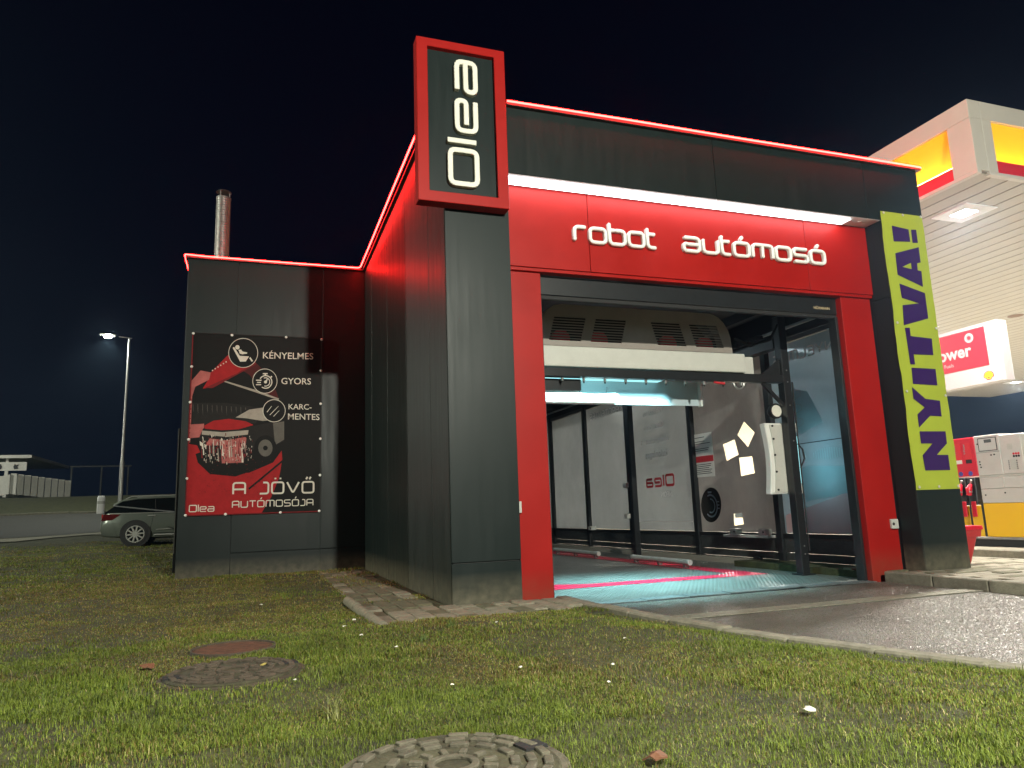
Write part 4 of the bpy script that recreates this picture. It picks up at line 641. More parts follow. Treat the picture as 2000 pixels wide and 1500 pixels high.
# light-grey body and vented hood
box('machine_body', M['housing'], GA, 1.42, 5.55, gy-0.10, gy+1.1, 3.135, 3.45, 0.012)
box('body_end', M['housing'], GA, 5.552, 5.80, gy+0.02, gy+1.0, 3.135, 3.43, 0.01)
hood_out = [(1.87, 3.462), (5.34, 3.462), (5.33, 3.62)] + [(4.93+0.40*math.cos(a), 3.62+0.50*math.sin(a)) for a in [math.radians(t) for t in (12, 28, 45, 62, 78, 90)]] + [(2.28-0.40*math.sin(a), 3.62+0.50*math.cos(a)) for a in [math.radians(t) for t in (0, 18, 36, 54, 72, 84)]] + [(1.87, 3.62)]
slots = []
for x0, sk in ((2.05, 0.10), (2.75, 0.10), (3.93, -0.10), (4.64, -0.10)):
    for k in range(9):
        z = 3.545+k*0.043; dx = sk*(k/8-0.0); slots.append([(x0+dx, z), (x0+0.53+dx, z), (x0+0.53+dx, z+0.026), (x0+dx, z+0.026)])
MB().poly(hood_out, (0, gy-0.06, 0), X_, Z_, (0, 0.012, 0), holes=slots).build('vented_hood', M['cowl'], GA)
MB().poly([(1.9, 3.47), (5.3, 3.47), (5.3, 3.6), (4.9, 4.08), (2.3, 4.08), (1.9, 3.6)], (0, gy+0.35, 0), X_, Z_, (0, 0.5, 0)).build('hood_back', M['rubber'], GA)  # black stands in for the unlit hollow behind the slots
mb = MB()
for a, b_ in zip(hood_out[1:], hood_out[2:]+hood_out[:1]): mb.add([(a[0], gy-0.048, a[1]), (b_[0], gy-0.048, b_[1]), (b_[0], gy+0.349, b_[1]), (a[0], gy+0.349, a[1])], [(0, 1, 2, 3)])
mb.build('hood_rim', M['cowl'], GA)
for x in (2.3, 2.95, 4.2, 4.9): MB().lathe([(0.15, gy+0.05), (0.15, gy+0.16), (0.05, gy+0.2)], (x, 0, 3.6), 16, 'y').build('blower_fan', inkr, GA, smooth=True)
for i in range(11):
    x = 1.9+i*0.36; nzl = MB().lathe([(0.022, 2.93), (0.022, 2.984)], (x, gy, 0), 10).build('spray_nozzle', M['steel'], GA); MB().lathe([(0.010, 2.90), (0.014, 2.93)], (x, gy, 0), 8).build('nozzle_tip', M['rubber'], nzl)
MB().tube([(6.30, gy-0.06, 4.0), (6.1, gy-0.08, 3.72), (5.7, gy-0.08, 3.60), (5.4, gy-0.05, 3.72)], 0.022, 8).build('supply_hose', M['rubber'], GA, smooth=True)
MB().tube([(6.45, gy-0.09, 1.95), (6.53, gy-0.10, 1.85), (6.55, gy-0.10, 1.7), (6.46, gy-0.09, 1.55)], 0.014, 8).build('supply_hose', M['rubber'], GA, smooth=True)
MB().tube([(6.47, gy-0.085, 3.0), (6.47, gy-0.085, 0.2)], 0.012, 6).build('cable', M['rubber'], GA)
for k in range(16): y = gy+0.3+k*0.33; box('cable_link', M['rubber'], GA, 6.18, 6.28, y, y+0.29, 3.82, 3.90, 0.01)
# light box under the machine
lb = box('light_board', mat('white_board', (0.42, 0.5, 0.54), 0.4), GA, 1.5, 5.17, gy+0.78, gy+0.80, 2.70, 3.12)
box('light_board_edge', M['white'], lb, 5.172, 5.20, gy+0.70, gy+0.81, 2.68, 3.11, 0.004)
lamp = box('light_bar', M['led_cyan'], GA, 1.6, 4.35, gy+0.30, gy+0.74, 3.085, 3.11)
box('light_bar_rail', M['steel'], GA, 1.6, 4.25, gy+0.60, gy+0.63, 2.78, 2.80)
ld = bpy.data.lights.new('light_bar_glow', 'AREA'); ld.shape = 'RECTANGLE'; ld.size = 2.6; ld.size_y = 0.3; ld.energy = 440.0; ld.color = (0.42, 0.93, 1.0); ld.spread = math.radians(84)
lo = bpy.data.objects.new('light_bar_glow', ld); COL.objects.link(lo); lo.location = (3.2, gy+0.5, 3.07); lo.parent = None
box('motor_box', M['black'], GA, 1.55, 2.62, gy+0.10, gy+0.32, 2.80, 2.98, 0.008)
MB().poly([(1.4, 2.66), (3.4, 2.66), (3.44, 2.70), (3.44, 2.80), (3.38, 2.83), (3.0, 2.80), (2.6, 2.83), (2.0, 2.80), (1.4, 2.82)], (0, gy+0.42, 0), X_, Z_, (0, 0.16, 0)).build('spray_bar', M['white'], GA, bevel=0.01)
MB().tube([(3.1+0.26*math.cos(a), gy+0.69, 2.98+0.26*math.sin(a)) for a in [math.pi*(1+i/14) for i in range(15)]], 0.008, 6).build('hose_loop', M['black'], GA)
MB().tube([(5.45+0.1*math.cos(a), gy, 2.97+0.1*math.sin(a)) for a in [math.pi*(1+i/8) for i in range(9)]], 0.018, 6).build('hose_loop', M['steel'], GA)
MB().tube([(4.95, gy-0.02, 2.97), (5.15, gy-0.03, 2.95)], 0.02, 8).build('nozzle', inkr, GA)
# side nozzle panel on the leg: waisted plate with bolts
def waisted_poly(x0, x1, z0, z1, w):
    L = [(x0+w*math.sin(math.pi*i/12), z0+(z1-z0)*i/12) for i in range(13)]; R_ = [(x1-w*math.sin(math.pi*i/12), z1-(z1-z0)*i/12) for i in range(13)]
    return L + R_
sp = MB().poly(waisted_poly(5.98, 6.66, 1.13, 2.32, 0.06), (0, gy+0.12, 0), X_, Z_, (0, 0.14, 0)).build('side_nozzle_panel', M['white'], GA, bevel=0.015)
MB().poly(waisted_poly(6.07, 6.62, 1.16, 2.29, 0.05), (0, gy+0.10, 0), X_, Z_, (0, 0.018, 0)).build('panel_cover', M['housing'], sp)
for z in (1.2, 1.5, 1.78, 2.05, 2.27):
    for x in (6.12, 6.57): MB().lathe([(0.018, gy+0.085), (0.018, gy+0.10)], (x, 0, z), 8, 'y').build('bolt', M['rubber'], sp)
MB().lathe([(0.13, 0), (0.13, 0.06), (0.07, 0.16)], (6.2, gy+0.05, 2.52), 20, 'y').build('side_lamp', M['black'], GA, smooth=True)
MB().lathe([(0.10, -0.006), (0.10, -0.001)], (6.2, gy+0.05, 2.52), 20, 'y').build('lamp_lens', M['cream'], GA)
l2 = bpy.data.lights.new('added_side_glow', 'AREA'); l2.shape = 'RECTANGLE'; l2.size = 1.0; l2.size_y = 0.25; l2.energy = 5.0; l2.color = (0.35, 0.85, 1.0)  # area light added to wash the near pane in cyan
o2 = bpy.data.objects.new('added_side_glow', l2); COL.objects.link(o2); o2.location = (6.70, gy+0.19, 1.7); o2.rotation_euler = (0, math.radians(-90), 0)
box('added_light_slot', M['led_cyan'], sp, 6.662, 6.668, gy+0.15, gy+0.23, 1.3, 2.1)  # unseen glowing strip, added to go with the pane wash
# control posts by the far wall
CP = thing('control_post', 'slim black post with red sticker and two grey boxes inside the bay', 'post', (6.95, 8.55, BZ))
box('post', M['black'], CP, 6.93, 7.03, 8.5, 8.6, BZ, 3.9, 0.006)
box('sticker', inkr, CP, 6.926, 6.929, 8.5, 8.6, 1.45, 1.85)
for z in (1.5, 0.72): box('switch_box', M['grey_box'], CP, 6.83, 6.925, 8.62, 8.78, z, z+0.12, 0.006)
# ------------------------------------------------------------ signs on the building
S = thing('tower_sign', 'tall red framed sign with cream letters Olea standing up above the roof', 'sign', (0.2, -0.1, 4.66))
x0, x1, z0, z1 = -0.365, 0.775, 4.665, 6.81; fy = -0.20
fr = [(-0.365, 0.775, 4.665, 4.80), (-0.365, 0.775, 6.70, 6.81)]
MB().poly([(x0, z0), (x1, z0), (x1, z1), (x0, z1)], (0, fy, 0), X_, Z_, (0, 0.18, 0), holes=[[(-0.228, 4.80), (0.632, 4.80), (0.632, 6.70), (-0.228, 6.70)]]).build('frame', M['red'], S, bevel=0.006)
bd = box('board', M['clad'], S, -0.227, 0.631, fy+0.07, fy+0.09, 4.801, 6.699)
box('sign_back', M['clad_dark'], S, -0.225, 0.629, fy+0.10, -0.025, 4.81, 6.69)
def put(parent, m, name='letter', bevel=0.004):
    return lambda ch, mb: mb.build(name, m, parent, bevel=bevel)
# letters read upwards: every letter stands on the right-hand side
def olea_letter(ch, zc, h0, w, xb, xt):
    base = G[ch]; mb = MB(); sw = 0.064
    H0 = xb-xt
    for si, (cflag, p) in enumerate(base[1]):
        ymax = max(b_ for _, q in base[1] for _, b_ in q); xmax = max(a for _, q in base[1] for a, _ in q) or 1
        pts = [(sw/2+a/xmax*(w-sw) if w > sw else sw/2, sw/2+b_/ymax*(H0-sw)) for a, b_ in p]
        stroke(mb, pts, sw, (xb, fy+0.069, zc), Z_, -X_, (0, -0.075+0.004*si, 0), closed=bool(cflag), r=0.075)
    mb.build('letter', M['cream'], S, bevel=0.006)
olea_letter('O', 4.895, 0, 0.50, 0.402, 0.002); olea_letter('l', 5.452, 0, 0.064, 0.402, -0.028); olea_letter('e', 5.595, 0, 0.465, 0.402, 0.10); olea_letter('a', 6.125, 0, 0.465, 0.41, 0.108)
R = thing('portal_lettering', 'raised white lettering robot autómosó across the red portal fascia', 'sign', (3.9, 0.3, 4.5))
squared_text('robot', (1.83, 0.319, 4.515), X_, Z_, (0, -0.07, 0), 1.28, 0.245, 0.047, put(R, M['white'], bevel=0.012), gap=0.28, rad=0.26)
squared_text('autómosó', (3.52, 0.319, 4.525), X_, Z_, (0, -0.07, 0), 2.53, 0.245, 0.047, put(R, M['white'], bevel=0.012), gap=0.28, rad=0.26)

PC = {'p_red': (0.34, 0.012, 0.014), 'p_darkred': (0.07, 0.008, 0.008), 'p_dred2': (0.16, 0.01, 0.012), 'p_pink': (0.42, 0.12, 0.11), 'p_grey': (0.36, 0.33, 0.28), 'p_grey2': (0.12, 0.115, 0.10), 'p_dark': (0.014, 0.013, 0.012), 'p_black': (0.0045, 0.0045, 0.004), 'p_white': (0.66, 0.64, 0.56)}
PM = {k: mat('poster_'+k[2:], v, 0.55, spec=0.12, var=0.15 if k != 'p_white' else 0.04, vscale=9, bump=0.04, bscale=2.0) for k, v in PC.items()}
PO = thing('advert_banner', 'large black and red car wash banner screwed to the annex wall', 'banner', (-2.1, 6.86, 1.13))
ox, oz, py = -3.33, 1.13, 6.868
MB().poly([(0, 0), (2.452, 0), (2.452, 3.52), (0, 3.52)], (ox, py, oz), X_, Z_, (0, 0.008, 0)).build('canvas', PM['p_black'], PO)
for pi, (k, l, pts) in enumerate(sorted(POSTER_POLYS, key=lambda q: q[1])):
    pts = [(min(2.445, max(0.006, a)), min(3.51, max(0.006, b_))) for a, b_ in pts]
    MB().poly(pts, (ox, py-0.0006-0.00011*pi, oz), X_, Z_, (0, -0.00008, 0)).build('print', PM[k], PO)
rs = random.Random(5); spk = {'p_white': MB(), 'p_grey': MB(), 'p_black': MB(), 'p_dred2': MB()}
for i in range(420):
    k = rs.choice(list(spk)); z_ = rs.random()
    a, b_ = (0.25+0.9*rs.random(), 0.95+0.55*rs.random()) if z_ < 0.6 else (0.2+1.4*rs.random(), 0.35+0.7*rs.random())
    if k in ('p_white', 'p_grey') and z_ >= 0.6: k = 'p_dred2'
    w_, h_ = 0.004+0.012*rs.random(), 0.01+0.05*rs.random()*(z_ < 0.6)
    spk[k].poly([(a, b_), (a+w_, b_+0.3*w_), (a+w_*0.8, b_+h_), (a-w_*0.2, b_+h_*0.9)], (ox, py-0.0100-0.00022*list(spk).index(k), oz), X_, Z_, (0, -0.0001, 0))
for k in spk: spk[k].build('print_speckle', PM[k], PO)['kind'] = 'stuff'
for t, a, b_, c2, k in POSTER_TEXTS:
    o = (ox+a[0], py-0.0115, oz+a[1]); wd = b_[0]-a[0]; h = c2[1]-a[1]; u = (b_[0]-a[0], 0, b_[1]-a[1])
    if k == 'b':
        mb = plain_text(t, o, u, Z_, (0, 0, 0), wd, 0.006); mb.build('print', PM['p_white'], PO)
    else: squared_text(t.replace('O', 'Q') if t != 'Olea' else t, o, u, Z_, (0, -0.0006, 0), wd, h, h*(0.135 if t != 'Olea' else 0.16), put(PO, PM['p_white'], 'print', 0), gap=0.34, rad=0.2)
for a, b_ in POSTER_EYELETS: MB().lathe([(0.026, -0.014), (0.020, -0.026), (0.006, -0.028)], (ox+min(2.44, max(.012, a)), py, oz+min(3.508, max(.012, b_))), 12, 'y').build('eyelet', M['white'], PO)
for a0, a1, b0, b1 in ((0, 2.452, 3.50, 3.522), (0, 2.452, -0.002, 0.02), (0, 0.02, 0.02, 3.5), (2.432, 2.452, 0.02, 3.5)): box('hem', PM['p_dark'] if b0 > 1 or a0 > 1 else PM['p_dred2'], PO, ox+a0, ox+a1, py-0.0135, py-0.001, oz+b0, oz+b1, 0.002)

NB = thing('open_banner', 'lime green vertical banner with purple NYITVA! on the right pillar', 'banner', (7.35, -0.02, 1.08))
lime = mat('lime_canvas', (0.34, 0.41, 0.035), 0.5, var=0.06, vscale=3, bump=0.05, bscale=2.5); purple = mat('purple_print', (0.026, 0.004, 0.085), 0.5)
nz = 40; mb = MB(); vs_ = []
for i in range(nz+1):
    z = 1.10+4.29*i/nz; bul = 0.012*math.sin(i*0.7)+0.006*math.sin(i*1.9); lx = 6.945-0.02*(0.5-0.5*math.cos(i/nz*math.pi*2*3))
    vs_ += [(lx, -0.012-abs(bul)*0.6, z), (7.2, -0.016, z), (7.6, -0.016, z), (7.80, -0.012-abs(bul)*0.4, z)]
fs_ = [(i*4+k, i*4+k+1, (i+1)*4+k+1, (i+1)*4+k) for i in range(nz) for k in range(3)]
mb.add(vs_, fs_).build('canvas', lime, NB, smooth=True)
for ch, polys in BANNER_LETTERS:
    for p in polys:
        if ch == 'V': p = [p[0], (7.145, 4.00), (7.483, 3.935), (7.14, 3.885)] + p[1:]
        MB().poly(p, (0, -0.024, 0), X_, Z_, (0, -0.002, 0), holes=[BANNER_HOLE] if ch == 'A' else ()).build('letter', purple, NB)
for x, z in ((6.99, 5.36), (7.38, 5.36), (7.75, 5.37), (6.98, 3.6), (7.75, 3.55), (6.99, 2.55), (7.75, 2.5), (6.99, 1.14), (7.37, 1.14), (7.75, 1.14)):
    MB().lathe([(0.022, -0.034), (0.016, -0.040)], (x, 0, z), 10, 'y').build('eyelet', M['grey_box'], NB)

# ------------------------------------------------------------ filling-station canopy
CX0, CX1, CY0, CY1, CZ, CT = 9.22, 36.6, 0.0, 21.0, 6.36, 7.68
CA = thing('station_canopy', 'large white filling station canopy with slatted soffit and glowing yellow coves', 'canopy', (22, 13, 0))
cw = mat('canopy_fascia', (0.50, 0.47, 0.42), 0.4, var=0.05, vscale=2); plm = mat('soffit_plank', (0.36, 0.33, 0.28), 0.45, var=0.05, vscale=1.5)
yel = mat('yellow_cove', (0.80, 0.52, 0.02), 0.35); redb = mat('red_band', (0.60, 0.008, 0.02), 0.35); cove = emitter('warm_cove_led', (1.0, 0.70, 0.22), 32.0)
box('deck', cw, CA, CX0+0.3, CX1-0.3, CY0+0.3, CY1-0.3, CZ+0.06, CT-0.3)
n = 67
for i in range(n):
    xx = CX0+0.06+i*0.407; box('soffit_plank', plm, CA, xx, min(xx+0.382, CX1-.05), CY0+0.06, CY1-0.06, CZ-0.012, CZ+0.008, 0.006)
box('soffit_back', mat('soffit_shadow_gap', (0.20, 0.17, 0.14), 0.7), CA, CX0+0.05, CX1-0.05, CY0+0.05, CY1-0.05, CZ+0.010, CZ+0.05)
def fascia(axis, c0, c1, at, sgn):
    """a white fascia with recessed yellow coves and a red band below them; axis: the direction it runs along"""
    def put_(nm, m, a0, a1, d0, d1, z0_, z1_, par=CA, bv=0.0):
        lo_, hi_ = at+sgn*d0, at+sgn*d1
        return box(nm, m, par, a0, a1, lo_, hi_, z0_, z1_, bv) if axis == 'x' else box(nm, m, par, lo_, hi_, a0, a1, z0_, z1_, bv)
    put_('edge_trim', cw, c0, c1, 0.0, 0.10, CZ-0.03, CZ+0.03, bv=0.006)
    put_('fascia_top', cw, c0, c1, 0.0, 0.28, CZ+0.985, CT, bv=0.004)
    step = 9.0; a = c0; first = True
    while a < c1-0.5:
        w = (0.44 if axis == 'y' else 0.22) if first else 1.0
        put_('fascia_pier', cw, a, min(a+w, c1), 0.002, 0.28, CZ+0.031, CZ+0.984, bv=0.004); b0 = a+w; b1 = min(b0+step-w, c1-0.3)
        if b1-b0 > 1:
            put_('red_band', redb, b0, b1, 0.02, 0.20, CZ+0.031, CZ+0.26, bv=0.004)
            lb_ = put_('cove_light', cove, b0+0.06, b1-0.06, 0.09, 0.13, CZ+0.275, CZ+0.30)
            # curved yellow reflector
            mb = MB(); k = 8; vs = []
            for i in range(k+1):
                t = i/k; d = at+sgn*(0.27-0.22*(t**2.2)); z_ = CZ+0.262+0.72*t
                vs += [(b0, d, z_), (b1, d, z_)] if axis == 'x' else [(d, b0, z_), (d, b1, z_)]
            mb.add(vs, [(2*i, 2*i+1, 2*i+3, 2*i+2) for i in range(k)]).build('yellow_cove', yel, CA, smooth=True)
        a = b1 if b1 > a+1 else c1; first = False
fascia('y', CY0, CY1, CX0, 1); fascia('x', CX0+0.285, CX1, CY0, 1)
lps = []
for i, x in enumerate((10.62, 18.0, 25.4, 32.8)):
    for j, y in enumerate((1.40, 9.0, 16.7)):
        f = MB().poly([(x-0.40, y-0.38), (x+0.40, y-0.38), (x+0.40, y+0.38), (x-0.40, y+0.38)], (0, 0, CZ-0.032), X_, Y_, (0, 0, 0.018), holes=[[(x-0.17, y-0.17), (x+0.17, y-0.17), (x+0.17, y+0.17), (x-0.17, y+0.17)]]).build('canopy_light', M['soffit'], CA)
        box('light_lens', M['lamp_white'], f, x-0.168, x+0.168, y-0.168, y+0.168, CZ-0.027, CZ-0.016)
        l = bpy.data.lights.new('canopy_light_beam', 'AREA'); l.shape = 'SQUARE'; l.size = 0.34; l.energy = 1400.0; l.color = (1.0, 0.95, 0.86)
        o = bpy.data.objects.new('canopy_light_beam', l); COL.objects.link(o); o.location = (x, y, CZ-0.05)
for x in (12.66, 29.0):
    for y in ((6.15, 17.0) if x < 20 else (3.0, 19.5)): box('column', cw, CA, x-0.2, x+0.2, y-0.2, y+0.2, -0.2, CZ-0.02, 0.01)
MB().lathe([(0.22, CZ-0.02), (0.22, CZ-0.013)], (19.7, 7.06, 0), 20).build('soffit_port', mat('brown_port', (0.16, 0.09, 0.05), 0.6), CA)
# lit product sign below the canopy
VS = thing('fuel_sign', 'white hanging fuel sign with red field and small yellow shell emblem', 'sign', (12.5, 4.0, 3.34))
sgw = mat('sign_white', (0.27, 0.243, 0.24), 0.4); sgr = mat('sign_red', (0.25, 0.009, 0.020), 0.4)
MB().poly(rrect(12.5, 12.82, 2.46, 5.9, 0.06), (0, 0, 3.34), X_, Y_, (0, 0, 1.28)).build('sign_case', sgw, VS)
box('sign_field', sgr, VS, 12.494, 12.499, 2.75, 5.88, 3.70, 4.545)
for z in (3.6, 4.3): box('sign_bracket', M['steel'], VS, 12.62, 12.70, 5.85, 5.948, z, z+0.08)
plain_text('V-Power', (12.492, 4.47, 3.985), -Y_, Z_, (-0.001, 0, 0), 1.37, 0.03).build('sign_text', sgw, VS)
plain_text('Fuels', (12.492, 3.80, 3.815), -Y_, Z_, (-0.001, 0, 0), 0.23, 0.0).build('sign_text', sgw, VS)
MB().poly(disc(3.12, 4.37, 0.105), (12.493, 0, 0), Y_, Z_, (-0.001, 0, 0)).build('sign_badge', sgw, VS)
star = []
for i in range(24): a = math.pi*i/12; r = 0.08 if i % 2 else 0.035; star.append((3.12+r*math.cos(a), 4.37+r*math.sin(a)))
MB().poly(star, (12.4915, 0, 0), Y_, Z_, (-0.001, 0, 0)).build('sign_badge_sun', sgr, VS)
def shell(cy_, cz_, r):
    pts = [(-0.45, -0.75), (0.45, -0.75), (0.5, -0.45), (0.95, -0.25)]
    for i in range(17): a = math.radians(-5+190*i/16); k = 1.0+0.05*math.cos(i*math.pi*1.0); pts.append((k*math.cos(a), 0.05+k*0.85*math.sin(a)))
    pts += [(-0.95, -0.25), (-0.5, -0.45)]
    return [(cy_+r*a, cz_+r*b_) for a, b_ in pts]
MB().poly(shell(2.80, 3.475, 0.112), (12.497, 0, 0), Y_, Z_, (-0.001, 0, 0)).build('sign_emblem', sgr, VS)
em = MB().poly(shell(2.80, 3.477, 0.090), (12.4955, 0, 0), Y_, Z_, (-0.001, 0, 0)).build('sign_emblem', yel, VS)
mb = MB()
for k in range(7): a = math.radians(30+20*k); mb.bar((12.494, 2.80+0.02*math.cos(a), 3.42), (12.494, 2.80+0.085*math.cos(a), 3.475+0.072*math.sin(a)), 0.006, 0.001, (1, 0, 0))
mb.build('emblem_rib', sgr, em)
# pump island and dispenser
IS = box('pump_island', M['kerbstone'], None, 10.02, 12.9, -0.6, 8.2, -0.3, 0.06, 0.02); IS['kind'] = 'structure'
PU = thing('fuel_pump', 'white and yellow fuel dispenser with red nozzle panel behind the dark pillar', 'fuel pump', (10.9, 1.8, 0.06))
pw = mat('pump_white', (0.52, 0.51, 0.49), 0.35, var=0.04); py_ = mat('pump_yellow', (0.78, 0.46, 0.01), 0.35); prd = mat('pump_red', (0.58, 0.010, 0.03), 0.35)
px = 10.60
box('plinth', M['black'], PU, px+0.06, px+0.8, 0.85, 3.1, 0.06, 0.19, 0.005)
box('base_rail', M['steel'], PU, px-0.01, px+0.85, 0.78, 3.16, 0.192, 0.235, 0.005)
box('yellow_panel', py_, PU, px, px+0.84, 0.80, 1.86, 0.238, 0.84, 0.008)
box('white_panel', pw, PU, px, px+0.84, 0.80, 1.86, 0.845, 1.10, 0.008)
box('white_panel', pw, PU, px, px+0.84, 0.80, 1.40, 1.105, 1.30, 0.006); box('white_panel', pw, PU, px, px+0.84, 1.405, 1.86, 1.105, 1.30, 0.006)
box('grey_strip', M['grey_box'], PU, px+0.004, px+0.84, 0.80, 1.86, 1.302, 1.345)
box('head_panel', pw, PU, px, px+0.84, 1.38, 1.86, 1.348, 2.08, 0.008); box('head_panel', pw, PU, px+0.002, px+0.84, 0.98, 1.376, 1.348, 2.05, 0.008)
box('nozzle_panel', prd, PU, px, px+0.84, 1.865, 2.60, 1.345, 2.07, 0.008)
box('yellow_panel', py_, PU, px, px+0.84, 1.90, 2.60, 0.238, 0.80, 0.006); box('side_seam', M['black'], PU, px-0.004, px+0.02, 1.862, 1.897, 0.24, 0.84)
dp = box('display', mat('display_face', (0.55, 0.56, 0.55), 0.2), PU, px-0.006, px-0.001, 1.43, 1.78, 1.80, 2.02)
for a in ((1.425, 1.785, 2.02, 2.032), (1.425, 1.785, 1.79, 1.80), (1.425, 1.435, 1.80, 2.02), (1.775, 1.785, 1.80, 2.02)): box('display_frame', M['rubber'], dp, px-0.008, px-0.001, a[0], a[1], a[2], a[3])
box('display_screen', mat('lcd', (0.09, 0.10, 0.10), 0.2), dp, px-0.009, px-0.006, 1.52, 1.66, 1.94, 2.0)
box('panel_joint', M['rubber'], PU, px-0.002, px+0.001, 1.385, 1.855, 1.765, 1.770)
kp = box('keypad', M['grey_box'], PU, px-0.006, px+0.001, 1.12, 1.22, 1.42, 1.60)
for z in (1.43, 1.465, 1.50, 1.535, 1.57):
    for y in (1.09, 1.24): box('key', M['rubber'], kp, px-0.005, px+0.001, y, y+0.018, z, z+0.014)
box('label_plate', M['grey_box'], PU, px-0.004, px+0.001, 1.14, 1.24, 1.78, 1.88)
for k in range(3): MB().lathe([(0.02, px-0.003), (0.02, px+0.001)], (0, 1.05+k*0.045, 1.70), 12, 'x').build('warning_sticker', prd, PU); MB().lathe([(0.02, px-0.003), (0.02, px+0.001)], (0, 1.05+k*0.045, 1.655), 12, 'x').build('warning_sticker', M['rubber'], PU)
for y, z in ((1.56, 1.71), (1.50, 1.715), (1.80, 1.93), (1.80, 1.60), (1.80, 1.55), (1.79, 1.50), (1.78, 0.99), (1.40, 1.02)): MB().lathe([(0.014, px-0.008), (0.014, px+0.001)], (0, y, z), 10, 'x').build('lock', M['rubber'], PU)
for k, y in enumerate((2.02, 2.22, 2.42)):
    box('fuel_label', mat('label_red', (0.62, 0.02, 0.03), 0.4), PU, px-0.005, px-0.001, y-0.065, y+0.065, 1.66, 1.98, 0.0)
    plain_text('V-Power', (px-0.006, y+0.045, 1.76), Z_, Y_, (-0.001, 0, 0), 0.20, 0.03).build('fuel_label_text', sgw, PU)
    box('fuel_grade', M['white'] if k else M['rubber'], PU, px-0.006, px-0.001, y-0.06, y+0.06, 1.59, 1.66)
    MB().lathe([(0.045, px-0.004), (0.045, px-0.001)], (0, y, 1.40), 14, 'x').build('round_sticker', mat('blue_sticker', (0.05, 0.06, 0.30), 0.4), PU)
    nz_ = box('nozzle_holder', M['black'], PU, px-0.03, px+0.1, y-0.085, y+0.085, 0.84, 1.32, 0.01)
    MB().tube([(px-0.06, y-0.02, 1.20), (px-0.10, y, 1.12), (px-0.09, y+0.02, 1.00)], [0.025, 0.055, 0.045], 10).build('nozzle', prd, nz_, smooth=True)
    MB().tube([(px-0.03, y, 1.22), (px-0.05, y-0.03, 1.28)], 0.02, 8).build('nozzle_spout', M['steel'], nz_, smooth=True)
    box('nozzle_guard', sgw, nz_, px-0.135, px-0.06, y-0.04, y+0.03, 1.04, 1.10, 0.012)
    box('hose_tag', prd, nz_, px-0.05, px-0.03, y-0.05, y+0.04, 0.60, 0.88, 0.004)
    MB().tube([(px-0.08, y+0.02, 1.0), (px-0.10, y+0.03, 0.7), (px-0.08, y+0.04, 0.42), (px-0.02, y+0.05, 0.36)], 0.018, 8).build('hose', M['rubber'], nz_, smooth=True)
# red grit bin behind the pillar
BI = thing('grit_bin', 'red plastic bin with a wide rim beside the right pillar', 'bin', (8.22, 0.72, -0.05))
rpl = mat('red_plastic', (0.42, 0.012, 0.018), 0.45, var=0.08)
def frus(z0_, z1_, a0, a1, cx_=8.22, cy_=0.72, n_=5):
    lo_ = rrect(cx_-a0, cx_+a0, cy_-a0, cy_+a0, 0.08); hi_ = rrect(cx_-a1, cx_+a1, cy_-a1, cy_+a1, 0.08); k = len(lo_)
    return MB().add([(a, b_, z0_) for a, b_ in lo_]+[(a, b_, z1_) for a, b_ in hi_], [(i, (i+1) % k, k+(i+1) % k, k+i) for i in range(k)]+[tuple(range(k-1, -1, -1)), tuple(range(k, 2*k))])
frus(-0.05, 0.36, 0.24, 0.33).build('bin_body', rpl, BI); frus(0.361, 0.47, 0.37, 0.385).build('bin_skirt', rpl, BI); frus(0.471, 0.53, 0.405, 0.395).build('bin_rim', mat('red_rim', (0.6, 0.012, 0.03), 0.4), BI)

SH = thing('station_shop', 'cream lit station shop seen through the clear patches of the glazed wall', 'shop', (20, 23, -0.1))
shm = mat('shop_render', (0.70, 0.60, 0.42), 0.7, var=0.06)
box('wall', shm, SH, 12.5, 27.5, 23.0, 30.0, -0.3, 5.6); box('roof', cw, SH, 12.3, 27.7, 22.8, 30.2, 5.601, 5.85)
for x in (13.5, 17.0, 20.5, 24.0):
    wd_ = box('window', mat('shop_glass', (0.05, 0.06, 0.06), 0.1), SH, x, x+2.6, 22.985, 22.999, 0.3, 1.9); box('window_frame', M['grey_box'], wd_, x+1.27, x+1.33, 22.96, 22.984, 0.3, 1.9)
